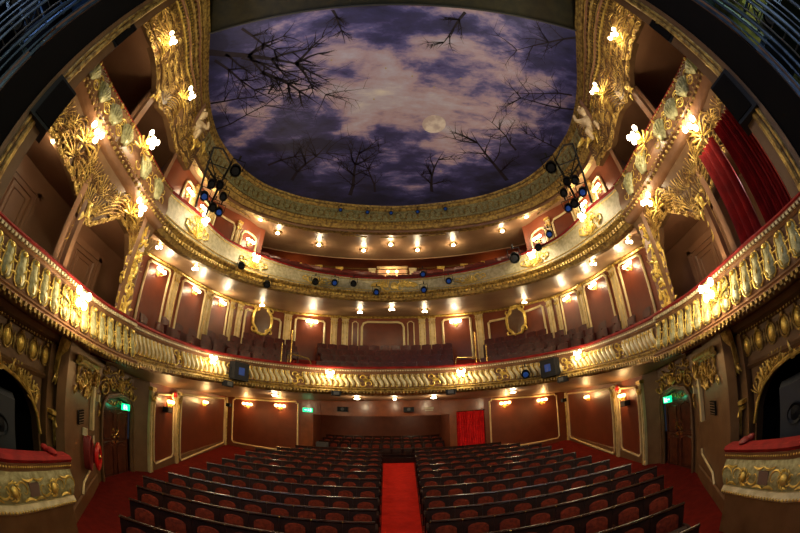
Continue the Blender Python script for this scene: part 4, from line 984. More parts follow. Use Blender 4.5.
    mb.ball((su - 0.005, -0.495, 0.13), (0.014, 0.014, 0.004), 6, 4, f=fd); mb.tube([(su - 0.01, -0.515, 0.13), (su + 0.01, -0.555, 0.13), (su - 0.03, -0.60, 0.13)], 0.010, 4, f=fd); mb.tube([(su + 0.01, -0.555, 0.13), (su + 0.04, -0.585, 0.13), (su + 0.045, -0.605, 0.13)], 0.009, 4, f=fd); mb.tube([(su - 0.045, -0.54, 0.13), (su, -0.525, 0.13), (su + 0.04, -0.53, 0.13)], 0.008, 4, f=fd)
    mb.tube([(su - 0.15, -0.54, 0.13), (su - 0.07, -0.54, 0.13)], 0.009, 4, f=fd); mb.tube([(su - 0.12, -0.515, 0.13), (su - 0.155, -0.54, 0.13), (su - 0.12, -0.565, 0.13)], 0.008, 4, f=fd)
    mb.build('running_figure', EXITW, es, smooth=False)
    lamp(es, fd(su, -0.62, 0.35), 0.7, 0.05, (0.1, 1.0, 0.45))
    # wall between the column and the door
    A2, B2 = Vector(P[0]), Vector(P[1]); t2 = (B2 - A2).normalized(); n2 = Vector((-t2.y, t2.x)); L2 = (B2 - A2).length
    if n2.dot(Vector((-A2.x, -A2.y))) < 0: n2 = -n2
    def fw2(u, h, w_, A=A2, t=t2, n=n2): return (A.x + t.x * u + n.x * w_, A.y + t.y * u + n.y * w_, h)
    pl = thing('cream_pilaster', 'narrow cream pilaster on the brown wall beside the %s entrance doors' % sd, 'pilaster', fw2(2.05, -2.0, 0.05), 0, 'narrow cream pilasters')
    mb = MB(); mb.box((2.05, -0.63, 0.05), (0.18, 1.04, 0.08), f=fw2); mb.build('shaft', STONE, pl, smooth=False)
    mb = MB(); [leaf(mb, fw2, 2.05 + 0.04 * (q - 2), -0.2, 0.24, PI / 2 + 0.5 * (2 - q), 0.035, 0.1, 0.4) for q in range(5)]; cscroll(mb, fw2, 1.9, 0.0, 0.3, 1, 0.03, 1, 0.1); cscroll(mb, fw2, 2.2, 0.0, 0.3, 2, 0.03, -1, 0.1)
    for q in range(8): leaf(mb, fw2, 1.5 + 0.1 * q, -0.05 + 0.03 * (q % 3), 0.25, -PI / 2 + rnd.uniform(-1, 1), 0.03, 0.04, rnd.uniform(-1, 1))
    cscroll(mb, fw2, 1.0, -0.15, 0.3, 0.5, 0.028, 1, 0.04); cscroll(mb, fw2, 1.35, -0.3, 0.3, 2.5, 0.028, -1, 0.04)
    rococo(mb, fw2, 0.45, 2.55, -0.42, 0.12, 34, rnd, (0.16, 0.34), 0.020, 0.03)
    mb.build('leaf_capital', GOLD, pl)
    mb = MB()
    for h, w_, r_ in ((0.20, 0.12, 0.06), (0.12, 0.07, 0.035)): mb.tube([(0.3, h, w_), (L2 * 0.75, h, w_)], r_, 6, f=fw2)
    dentils(mb, fw2, 0.3, L2 * 0.75, 0.13, 0.17, 0.05, 0.15, 0.09); o = mb.build('entablature_beam', GOLD, None); tag(o, 'short dull gold entablature over the %s wall beside the entrance doors' % sd, 'cornice', 'short gilt entablatures')
    mb = MB(); mb.box((1.05, -0.83, 0.03), (0.42, 0.26, 0.03), f=fw2); q_ = mb.build('wall_vent', BLACK, None, smooth=False); tag(q_, 'dark square grille high on the brown wall beside the %s column' % sd, 'vent', 'dark wall grilles')
    mb = MB(); [mb.tube([(0.86, -0.93 + 0.05 * k, 0.05), (1.24, -0.93 + 0.05 * k, 0.05)], 0.008, 4, f=fw2) for k in range(5)]; mb.build('louvres', BRONZE, q_)
    mb = MB(); mb.tube([(0.9, -2.3, 0.03), (1.05, -2.1, 0.04), (L2 - 0.45, -1.93, 0.03), (L2 - 0.4, -1.8, 0.03)], 0.025, 5, f=fw2); o = mb.build('dado_moulding', STONE, None); tag(o, 'thin cream dado moulding low on the wall beside the %s column' % sd, 'moulding', 'cream dado mouldings')
    if sg < 0:
        hr = thing('fire_hose_reel', 'bright red fire hose reel on the brown wall left of the doors', 'hose reel', fw2(1.85, -1.6, 0.15))
        for w_ in (0.08, 0.26):
            mb = MB(); mb.tube([(1.75 + 0.27 * math.cos(q), -1.62 + 0.27 * math.sin(q), w_) for q in [2 * PI * j / 24 for j in range(24)]], 0.035, 6, closed=True, f=fw2)
            if w_ > 0.1:
                for q in range(4): mb.tube([(1.75 + 0.07 * math.cos(q * PI / 2), -1.62 + 0.07 * math.sin(q * PI / 2), w_), (1.75 + 0.26 * math.cos(q * PI / 2), -1.62 + 0.26 * math.sin(q * PI / 2), w_)], 0.018, 5, f=fw2)
                mb.tube([(1.75 + 0.22 * math.cos(q), -1.62 + 0.22 * math.sin(q), w_) for q in [2 * PI * j / 24 for j in range(24)]], 0.05, 6, closed=True, f=fw2)
            mb.build('reel_flange', REDP, hr)
        mb = MB(); mb.tube([(1.75 + 0.16 * math.cos(q * 0.7), -1.62 + 0.16 * math.sin(q * 0.7), 0.10 + 0.15 * q / 60) for q in range(60)], 0.028, 6, f=fw2); mb.build('hose', REDH, hr)
        mb = MB(); mb.ball((1.75, -1.62, 0.28), 0.06, f=fw2); mb.build('hub', BRASS, hr)
        hk = thing('coiled_hose', 'dark red hose hanging in loops on a peg beside the reel', 'hose', fw2(1.3, -1.6, 0.1))
        mb = MB()
        for k in range(5): mb.tube([(1.32 + (0.10 + 0.015 * k) * math.sin(q), -1.52 + 0.33 * math.cos(q), 0.06 + 0.03 * k) for q in [2 * PI * j / 20 for j in range(20)]], 0.025, 6, closed=True, f=fw2)
        mb.build('hose_loops', REDH, hk); mb = MB(); mb.box((1.32, -1.12, 0.06), (0.10, 0.14, 0.10), f=fw2); mb.build('peg', CREAM, hk, smooth=False)
        mb = MB(); mb.box((2.25, -1.38, 0.05), (0.20, 0.16, 0.015), f=fw2); o = mb.build('wall_notice', DULLW, None, smooth=False); tag(o, 'small pale notice on the wall above the red hose reel', 'notice')
    mb = MB(); mb.box((2.42, -0.45, 0.08), (0.10, 0.16, 0.12), f=fw2); o = mb.build('wall_sensor', CREAM, None, smooth=False); tag(o, 'small cream sensor box high beside the %s entrance doors' % sd, 'sensor', 'cream sensor boxes')
# ------------------------------------------------------------------ stalls wall panels, pilasters, sconces
def seg_f(A, B):
    A, B = Vector(A), Vector(B); d = B - A; L = d.length; t = d.normalized(); n = Vector((-t.y, t.x))
    if n.dot(-((A + B) / 2) + Vector((0, 2))) < 0: n = -n
    return (lambda u, h, w_: (A.x + t.x * u + n.x * w_, A.y + t.y * u + n.y * w_, h)), L
def wall_panel(f, u0, u1, zb0, zb1, zt0, zt1, label, group, w=0.03, m_field=None, m_frame=None, r=0.035, notch=0.10, name='wall_panel', arch=0.0):
    root = thing(name, label, 'wall panel', f((u0 + u1) / 2, min(zb0, zb1), w), 0, group)
    pts = []
    pts += [(u0 + notch, zb0), (u1 - notch, zb1), (u1, zb1 + notch)]
    if arch: pts += [(u1, zt1 - arch), (u1 - arch * .3, zt1 - arch * .3), (u1 - arch, zt1), (u0 + arch, zt0), (u0 + arch * .3, zt0 - arch * .3), (u0, zt0 - arch)]
    else: pts += [(u1, zt1 - notch), (u1 - notch, zt1 - notch * 0.6), (u1 - notch, zt1), (u0 + notch, zt0), (u0 + notch, zt0 - notch * 0.6), (u0, zt0 - notch)]
    pts += [(u0, zb0 + notch)]
    mb = MB(); nc = max(2, int(abs(u1 - u0) / 0.35)); i0 = 0.02; rows = []
    for i in range(nc + 1):
        t = i / nc; u = u0 + i0 + (u1 - u0 - 2 * i0) * t; b_ = zb0 + (zb1 - zb0) * t + i0; t_ = zt0 + (zt1 - zt0) * t - i0
        if arch: t_ -= max(0, arch - min(u - u0, u1 - u)) ** 2 / arch * 0.9
        rows.append([f(u, b_, w * 0.5 - 0.03), f(u, b_, w * 0.5), f(u, t_, w * 0.5), f(u, t_, w * 0.5 - 0.03)])
    mb.grid(rows, close_v=True)
    dense = []
    for i, p in enumerate(pts):
        q = pts[(i + 1) % len(pts)]; m_ = max(1, int(abs(q[0] - p[0]) / 0.35)); dense += [(p[0] + (q[0] - p[0]) * j / m_, p[1] + (q[1] - p[1]) * j / m_) for j in range(m_)]
    pts = dense
    mb.build('field', m_field or OX, root, smooth=False)
    mb = MB(); mb.tube([(p[0], p[1], w) for p in pts], r, 5, closed=True, f=f, flat=1); mb.build('frame_moulding', m_frame or STONE, root)
    return root
def pilaster(f, u, z0, z1, wd, label, group, mat_=None, w=0.03, cap=True):
    root = thing('pilaster', label, 'pilaster', f(u, z0, w), 0, group)
    mb = MB(); mb.box((u, (z0 + z1) / 2, w), (wd, z1 - z0, 0.10), f=f); mb.build('shaft', mat_ or STONE, root, smooth=False)
    mb = MB()
    for q in (-0.3, 0.3): mb.tube([(u + q * wd, z0 + 0.1, w + 0.06), (u + q * wd, z1 - 0.15, w + 0.06)], 0.014, 4, f=f)
    if cap:
        mb.box((u, z1 - 0.06, w + 0.02), (wd * 1.25, 0.10, 0.16), f=f)
        for q in (-1, 0, 1): leaf(mb, f, u + q * wd * 0.3, z1 - 0.42, 0.24, PI / 2 - q * 0.3, 0.03, w + 0.07, -q * 0.6)
    mb.build('gilded_capital', GOLD, root)
    return root
def sconce(f, u, h, w_, label, power, group, amber=True, size=1.0, nb=3):
    p = f(u, h, w_); root = thing('wall_sconce', label, 'wall lamp', p, 0, group)
    mb = MB(); mb.ball((u, h - 0.10, 0.05), (0.06 * size, 0.10 * size, 0.03), 8, 6, f=f)
    for q in range(nb):
        x = (q - (nb - 1) / 2) * 0.13 * size; mb.tube([(u, h - 0.14, 0.06), (u + x * 0.7, h - 0.16, w_ * 0.7), (u + x, h - 0.08, w_)], 0.012, 5, f=f)
    mb.build('gilt_arm', GOLDB, root)
    for q in range(nb):
        x = (q - (nb - 1) / 2) * 0.13 * size; b = MB(); b.ball((u + x, h - 0.01, w_), (0.062 * size, 0.05 * size, 0.055 * size), 8, 6, f=f); b.build('glass_shade', SHADEL if amber else BULB, root)
    lamp(root, f(u, h - 0.02, w_ + 0.14), power, 0.06, (1.0, 0.60, 0.24) if amber else WARM)
    return root
for sg, sd in SIDES:
    P = side_pts(sg)
    f, L = seg_f(P[4], P[5]); fB, LB = seg_f(P[5], P[6])
    pilaster(f, 0.10, -2.6, 0.22, 0.20, 'cream pilaster right beside the %s entrance doors' % sd, 'stalls pilasters', w=0.04)
    wall_panel(f, 0.36, L - 0.28, floor_h(7.6) + 0.38, floor_h(9.2) + 0.42, 0.06, 0.16, 'oxblood wall panel with cream frame nearest the %s entrance doors' % sd, 'stalls wall panels', r=0.032)
    pilaster(f, L - 0.02, -2.4, 0.32, 0.20, 'cream pilaster between the two %s side wall panels' % sd, 'stalls pilasters', w=0.04)
    wall_panel(fB, 0.30, LB - 0.35, -2.12, -1.62, 0.26, 0.58, 'long oxblood wall panel on the rear part of the %s side wall' % sd, 'stalls wall panels', r=0.04)
    pilaster(fB, LB - 0.12, -2.0, 0.66, 0.14, 'thin cream pilaster in the rear %s corner of the stalls' % sd, 'stalls pilasters', w=0.04, cap=False)
    sconce(f, 1.25, -0.08, 0.14, 'amber wall lamp nearest the %s entrance doors' % sd, 14, 'amber stalls wall lamps', size=1.2)
    sconce(fB, 2.35, 0.20, 0.16, 'amber wall lamp in the middle of the %s side wall' % sd, 14, 'amber stalls wall lamps', size=1.2)
    # small speaker boxes below the lamps
    for ff, u, h in ((f, 1.0, -0.36), (fB, LB - 0.1, 0.30)):
        rt_ = thing('wall_speaker', 'small black speaker box on the %s stalls wall %s' % (sd, 'beside the entrance lamp' if ff is f else 'in the rear corner'), 'speaker', ff(u, h, 0.15), 0, 'small stalls wall speakers')
        mb = MB(); mb.box((u, h, 0.16), (0.34, 0.17, 0.20), f=ff); mb.build('cabinet', BLACKM, rt_, smooth=False); mb = MB(); mb.box((u, h, 0.265), (0.28, 0.12, 0.01), f=ff); mb.build('grille', GREY, rt_, smooth=False)
    # cartouche over the panels, half in the soffit
    ct = thing('red_cartouche', 'small scrolled red cartouche above the first %s stalls wall panel' % sd, 'cartouche', f(L, 0.3, 0.1), 0, 'red cartouches')
    mb = MB(); mb.ball((L - 0.35, 0.18, 0.10), (0.16, 0.12, 0.05), 8, 6, f=f); mb.build('red_field', REDP, ct); mb = MB(); cscroll(mb, f, L - 0.50, 0.16, 0.3, PI / 2, 0.03, -1, 0.12); cscroll(mb, f, L - 0.16, 0.18, 0.3, PI / 2, 0.03, 1, 0.12); mb.build('scrolls', CREAM, ct)
fr_, LR = seg_f((-8.2, 15.0), (8.2, 15.0))
U = lambda x: x + 8.2
wall_panel(fr_, U(-7.85), U(-4.45), -1.55, -1.55, 0.70, 0.86, 'oxblood panel with cream frame on the rear wall left of the pit', 'stalls rear panels', r=0.04)
wall_panel(fr_, U(4.22), U(7.7), -1.55, -1.55, 0.86, 0.70, 'oxblood panel with cream frame on the rear wall right of the red curtain', 'stalls rear panels', r=0.04)
for x, h, lab in ((-7.0, 0.50, 'amber wall lamp on the rear wall, further left'), (-5.3, 0.60, 'amber wall lamp on the rear wall next to the left exit sign'), (4.95, 0.62, 'amber wall lamp on the rear wall next to the red curtain'), (6.85, 0.52, 'amber wall lamp on the rear wall, further right')):
    sconce(fr_, U(x), h, 0.16, lab, 14, 'amber stalls wall lamps', size=1.5)
# fascia joints, labels, little speakers on the pit fascia
o = MB(); [o.box((x, 14.98, 0.66), (0.03, 0.03, 0.66)) for x in (-1.25, 1.95, -3.4)]; o.box((-0.7, 14.97, 0.36), (6.1, 0.05, 0.07)); q_ = o.build('fascia_trim', PWOOD, None, smooth=False, dz=EY); tag(q_, 'wooden strips along the polished fascia over the pit opening', 'trim'); q_['kind'] = 'structure'
for x in (-2.35, 0.55):
    rt_ = thing('fascia_speaker', 'black speaker box on the wooden pit fascia, %s of its centre' % ('left' if x < 0 else 'right'), 'speaker', (x, 14.9, 0.6), 0, 'speakers on the pit fascia')
    mb = MB(); mb.box((x, 14.86, 0.62), (0.46, 0.2, 0.22)); mb.build('cabinet', BLACKM, rt_, smooth=False); mb = MB(); mb.lathe([(0.01, 0), (0.06, 0.01), (0.08, 0)], (0, 0, 0), 10, f=lambda a, b, c_: (x + a, 14.755 - c_, 0.62 + b)); mb.build('cone', GREY, rt_)
mb = MB(); mb.box((1.45, 14.97, 0.66), (0.40, 0.03, 0.09)); mb.box((1.45, 14.97, 0.56), (0.36, 0.03, 0.05)); o = mb.build('fascia_sign', DULLW, None, smooth=False); tag(o, 'small pale two line sign on the pit fascia near the curtain', 'sign')
es = thing('exit_sign', 'green running man exit sign on the rear wall beside the pit', 'exit sign', (-4.0, 14.8, 0.5))
mb = MB(); mb.box((-3.98, 14.93, 0.50), (0.46, 0.06, 0.19)); mb.build('sign_face', EXITG, es, smooth=False); mb = MB(); mb.tube([(-4.12, 14.89, 0.5), (-4.0, 14.89, 0.5)], 0.014, 4); mb.ball((-3.94, 14.89, 0.55), 0.016, 6, 4); mb.tube([(-3.95, 14.89, 0.53), (-3.93, 14.89, 0.48), (-3.97, 14.89, 0.44)], 0.012, 4); mb.box((-3.83, 14.89, 0.5), (0.07, 0.01, 0.13)); mb.build('running_figure', EXITW, es, smooth=False)
# red curtain right of the pit
root = thing('doorway_curtain', 'bright red curtain closing the doorway right of the pit', 'curtain', (3.3, 15.1, -1.7))
mb = MB(); rows = [[(2.68 + 1.28 * i / 66, 15.08 + 0.045 * math.sin(i * 1.15) + 0.02 * math.sin(i * 0.37), z_) for z_ in (-2.0, -1.0, 0.0, 0.40)] for i in range(67)]; mb.grid(rows); mb.build('curtain_cloth', CURT, root)
mb = MB(); mb.tube([(2.6, 15.02, 0.44), (4.05, 15.02, 0.44)], 0.022, 6); mb.build('rail', BRASS, root)
# downlights of the stalls ceiling
for az, d, big in ((-20.6, 13.2, 1), (-6.6, 13.2, 1), (-0.2, 13.6, 0), (6.4, 13.2, 1), (19.9, 13.2, 1)):
    d1, h1 = outw(az); c0 = C1.D(az); hh = C1.zb(az) + .06 + (h1 - C1.zb(az) - .06) * (d - c0) / (d1 - c0) - 0.02
    x, y = d * math.sin(R(az)), d * math.cos(R(az)); s_ = 1.0 if big else 0.6
    root = thing('ceiling_downlight', 'round glowing downlight under the lowest balcony, %s' % {-20.6: 'far left one', -6.6: 'left of the centre', -0.2: 'small one at the centre', 6.4: 'right of the centre', 19.9: 'far right one'}[az], 'ceiling light', (x, y, hh), 0, 'downlights under the lowest balcony')
    mb = MB(); mb.lathe([(0.16 * s_, 0.02), (0.17 * s_, -0.02), (0.12 * s_, -0.03)], (x, y, hh), 16); mb.build('trim_ring', BRASS, root)
    mb = MB(); mb.ball((x, y, hh - 0.03), (0.12 * s_, 0.12 * s_, 0.05), 10, 6); mb.build('bulb', BULB, root)
    lamp(root, (x, y, hh - 0.2), 16 * s_, 0.08)

# ------------------------------------------------------------------ dress circle back wall: panels, pilasters, mirrors
def fW(u, h, w_): a = W1.a_of(u); return W1.H(a, h, w_)
def head(az): return W1.zt(az) - 0.10
SH = -2.1
for a0, a1, lab in ((-47.2, -42.6, 'left'), (-39.8, -35.2, 'left'), (-33.8, -30.6, 'left'), (47.2, 42.6, 'right'), (39.8, 35.2, 'right'), (33.8, 30.6, 'right')):
    k = {47.2: 'nearest the boxes', 39.8: 'in the middle of three', 33.8: 'furthest from the boxes'}[abs(a0)]
    ua, ub = sorted((W1.s_of(a0), W1.s_of(a1)))
    z0 = 1.5
    wall_panel(fW, ua, ub, z0, z0, head(W1.a_of(ua)) - 0.12, head(W1.a_of(ub)) - 0.12, 'tall oxblood panel on the %s dress circle wall, %s' % (lab, k), 'tall dress circle panels', w=0.05, m_frame=STONE, r=0.05, notch=0.08)
    aa = (a0 + a1) / 2; um = W1.s_of(aa)
    sconce(fW, um, head(aa) - 0.32, 0.22, 'bright three-light sconce on the %s dress circle panel %s' % (lab, k), 20, 'dress circle wall sconces', amber=False, size=1.3)
PLB = {-41.2: 'between first two tall left panels', -34.5: 'between last two tall left panels', -29.8: 'slim one left of the left mirror', -28.3: 'wide one left of the left mirror', 41.2: 'between first two tall right panels', 34.5: 'between last two tall right panels', 29.8: 'slim one right of the right mirror', 28.3: 'wide one right of the right mirror', -19.3: 'between left mirror and left gangway', -10.9: 'right of the left gangway sconce', -8.9: 'left neighbour of the central arched panel', 4.9: 'right neighbour of the central arched panel', 6.7: 'left of the right gangway sconce', 15.2: 'between right gangway and right mirror'}
for az, wd in ((-41.2, .34), (-34.5, .3), (-29.8, .22), (-28.3, .3), (41.2, .34), (34.5, .3), (29.8, .22), (28.3, .3), (-19.3, .4), (-10.9, .34), (-8.9, .34), (4.9, .34), (6.7, .34), (15.2, .4)):
    u = W1.s_of(az); pilaster(fW, u, 1.8, head(az), wd, 'cream pilaster on the dress circle wall, %s' % PLB[az], None, w=0.04)
for a0, a1, lab, ar_ in ((-27.2, -20.6, 'behind the left gilt mirror', 0), (27.0, 16.8, 'behind the right gilt mirror', 0), (-17.9, -12.6, 'left of centre with brass rails before it', 0), (8.6, 13.6, 'right of centre with brass rails before it', 0), (-5.9, 1.6, 'at the centre with round corners', 0.3), (-7.6, -6.6, 'narrow, left of the central one', 0), (2.3, 3.4, 'narrow, right of the central one', 0)):
    ua, ub = sorted((W1.s_of(a0), W1.s_of(a1)))
    wall_panel(fW, ua, ub, 2.2, 2.2, head(a0) - 0.22, head(a0) - 0.22, 'oxblood panel in cream frame on the dress circle rear wall, %s' % lab, 'rear dress circle panels', w=0.05, r=0.06 if abs(a1 - a0) > 2 else 0.03, notch=0.08, arch=ar_)
for az, lab in ((-15.0, 'left of centre'), (11.0, 'right of centre')):
    sconce(fW, W1.s_of(az), head(az) - 0.40, 0.26, 'bright three-light sconce on the dress circle rear wall, %s' % lab, 20, 'dress circle wall sconces', amber=False, size=1.7)
mb = MB(); mb.tube([W1.H(a, head(a) + 0.02, 0.06) for a in azr(-52, 52)], 0.06, 6); o = mb.build('dress_circle_cornice', GOLD, None); tag(o, 'thin gilt cornice along the top of the dress circle wall', 'cornice')
for az, lab in ((-24.1, 'left'), (22.0, 'right')):
    u = W1.s_of(az); z0, z1 = 4.05, 5.35; root = thing('gilt_mirror', 'scrolled gilt framed mirror on the %s dress circle wall' % lab, 'mirror', fW(u, z0, 0.1), 0, 'gilt mirrors')
    mb = MB(); out = []
    for j in range(28):
        q = 2 * PI * j / 28; rx = 0.50 * (1 + 0.12 * math.cos(4 * q)); rz = 0.66 * (1 + 0.10 * math.cos(4 * q)); out.append((u + rx * math.copysign(abs(math.cos(q)) ** .6, math.cos(q)), (z0 + z1) / 2 + rz * math.copysign(abs(math.sin(q)) ** .6, math.sin(q)), 0.13))
    vs = [fW(*p) for p in out]; mb.add(vs, [tuple(range(28))]); mb.build('mirror_glass', MIRROR, root, smooth=False)
    mb = MB(); mb.tube(out, 0.075, 6, closed=True, f=fW); shell(mb, fW, u, z1 - 0.05, 0.3, 7, 2.4, PI / 2, 0.15, 0.04)
    for m_ in (-1, 1): cscroll(mb, fW, u + m_ * 0.4, z1 - 0.1, 0.36, PI / 2, 0.045, m_, 0.15); cscroll(mb, fW, u + m_ * 0.42, z0 + 0.1, 0.36, PI / 2, 0.045, m_, 0.15)
    mb.build('gilt_frame', GOLDB, root)
# soffit pendants of the dress circle
for az, d, lab, pw in ((-24.3, 15.2, 'before the left mirror', 10), (23.8, 15.2, 'before the right mirror', 10), (-6.3, 15.2, 'left of centre', 9), (5.5, 15.2, 'right of centre', 9), (-0.5, 14.2, 'at the centre', 9), (-38, 9.9, 'far left', 16), (38, 9.9, 'far right', 16), (-46, 8.9, 'leftmost', 14), (46, 8.9, 'rightmost', 14)):
    c0 = C2.D(az); d1 = W1.D(az) + .1; t = (d - c0) / (d1 - c0); hh = C2.zb(az) + .05 + (W1.zt(az) - C2.zb(az) - .05) * t + 0.12 * math.sin(PI * t) - 0.03
    x, y = d * math.sin(R(az)), d * math.cos(R(az))
    root = thing('ceiling_lamp', 'small ceiling lamp over the dress circle seats, %s' % lab, 'ceiling light', (x, y, hh), 0, 'ceiling lamps over the dress circle')
    mb = MB(); mb.lathe([(0.13, 0.03), (0.12, -0.01), (0.04, -0.05), (0.025, -0.10)], (x, y, hh), 12); mb.build('rose', BRASS, root)
    for m_ in (-1, 1): b = MB(); b.ball((x + m_ * 0.08, y, hh - 0.12), (0.05, 0.05, 0.05), 8, 6); b.build('bulb', BULB, root)
    lamp(root, (x, y, hh - 0.22), pw, 0.06)

# ------------------------------------------------------------------ upper circle side walls, rear details
def fU(u, h, w_): return W2.H(W2.a_of(u), h, w_)
for sg, sd in SIDES:
    for a0, a1, k, lit in ((45.6, 43.4, 'nearest the boxes', 1), (42.0, 38.8, 'second from the boxes', 1), (37.2, 32.6, 'third from the boxes', 0), (30.8, 27.6, 'furthest from the boxes', 1)):
        ua, ub = sorted((W2.s_of(sg * a0), W2.s_of(sg * a1)))
        wall_panel(fU, ua, ub, 5.2, 5.2, 7.35, 7.35, 'oxblood panel with cream frame on the %s upper circle wall, %s' % (sd, k), 'upper circle side panels', w=0.05, r=0.05, notch=0.08, arch=0.25 if k.startswith('fur') else 0)
        if lit: sconce(fU, (ua + ub) / 2, 6.95, 0.2, 'bright sconce on the %s upper circle wall panel %s' % (sd, k), 18, 'upper circle wall sconces', amber=False, size=1.3)
    for az in (38.0, 31.7, 42.8):
        pilaster(fU, W2.s_of(sg * az), 5.0, 7.6, 0.2, 'slim cream pilaster on the %s upper circle side wall, %s' % (sd, {38.0: 'the middle one', 31.7: 'furthest from the boxes', 42.8: 'nearest the boxes'}[az]), None, w=0.04)
for az, d, lab in ((-15.0, 13.6, 'third from the left'), (-6.0, 13.9, 'fourth from the left'), (-0.6, 13.2, 'nearest the centre'), (4.7, 13.9, 'fourth from the right'), (11.9, 13.6, 'third from the right'), (22.1, 12.8, 'second from the right'), (-23.6, 12.9, 'second from the left'), (-27.7, 12.0, 'furthest left'), (27.6, 12.0, 'furthest right')):
    c0 = C3.D(az); t = (d - c0) / (15.0 - c0 if abs(az) < 26 else 1.5); hh = C3.zb(az) + (8.12 - C3.zb(az)) * min(1, t) + 0.10 * math.sin(PI * min(1, t)) - 0.03
    x, y = d * math.sin(R(az)), d * math.cos(R(az))
    root = thing('ceiling_downlight', 'bright round ceiling light under the gallery, %s' % lab, 'ceiling light', (x, y, hh), 0, 'ceiling lights under the gallery')
    mb = MB(); mb.lathe([(0.17, 0.02), (0.18, -0.02), (0.10, -0.05)], (x, y, hh), 14); mb.build('trim_ring', BRASS, root)
    mb = MB(); mb.ball((x, y, hh - 0.05), (0.09, 0.09, 0.06), 10, 6); mb.build('bulb', BULB, root)
    lamp(root, (x, y, hh - 0.22), 17, 0.08)
# rear rail with gold posts, central window
rr = thing('rear_rail', 'brass rail with short gold posts behind the upper circle seats', 'railing', (0, 15.9, 7.2))
mb = MB()
for h in (8.02, 7.75): mb.tube([(15.9 * math.sin(R(a)), 15.9 * math.cos(R(a)), h) for a in azr(-25.5, 25.5, 1)], 0.03, 5)
mb.build('rail', BRASS, rr)
for a in (-22, -18.5, -14.5, -10.5, -4.2, 3.6, 9, 13.5, 17.5, 21.5):
    mb = MB(); mb.box((15.9 * math.sin(R(a)), 15.9 * math.cos(R(a)), 7.6), (0.34, 0.10, 0.75)); mb.box((15.9 * math.sin(R(a)), 15.87 * math.cos(R(a)), 7.98), (0.40, 0.14, 0.10)); mb.build('post', GOLDB if abs(a) > 5 else STONE, rr, smooth=False)
cw = thing('control_window', 'lit central window with cream frame at the back of the upper circle', 'window', (-0.1, 17.4, 7.0))
mb = MB(); mb.tube([(-0.95, 17.3, 7.2), (0.75, 17.3, 7.2), (0.75, 17.3, 8.85), (-0.95, 17.3, 8.85)], 0.10, 5, closed=True); mb.build('frame', STONE, cw)
mb = MB(); mb.box((-0.1, 17.36, 8.05), (1.6, 0.05, 1.6)); mb.build('pane', mat('warm_pane', (0.5, 0.28, 0.14), 0.3, emit=(1.0, 0.5, 0.22), estr=0.35), cw, smooth=False)
for x in (-0.35, 0.15): b = MB(); b.ball((x, 17.15, 8.5), 0.09); b.build('bulb', SHADEL, cw)
lamp(cw, (-0.1, 16.9, 8.45), 16, 0.08)
for az in (-19, 19):
    sc_ = thing('rear_lamp', 'amber lamp on the rear wall of the upper circle, %s' % ('left' if az < 0 else 'right'), 'wall lamp', (17.3 * math.sin(R(az)), 17.3 * math.cos(R(az)), 8.5), 0, 'amber lamps behind the upper circle')
    b = MB(); b.ball((17.3 * math.sin(R(az)), 17.3 * math.cos(R(az)), 8.5), (0.1, 0.1, 0.07)); b.build('bulb', SHADEL, sc_); lamp(sc_, (16.9 * math.sin(R(az)), 16.9 * math.cos(R(az)), 8.5), 12, 0.08, (1, .6, .25))

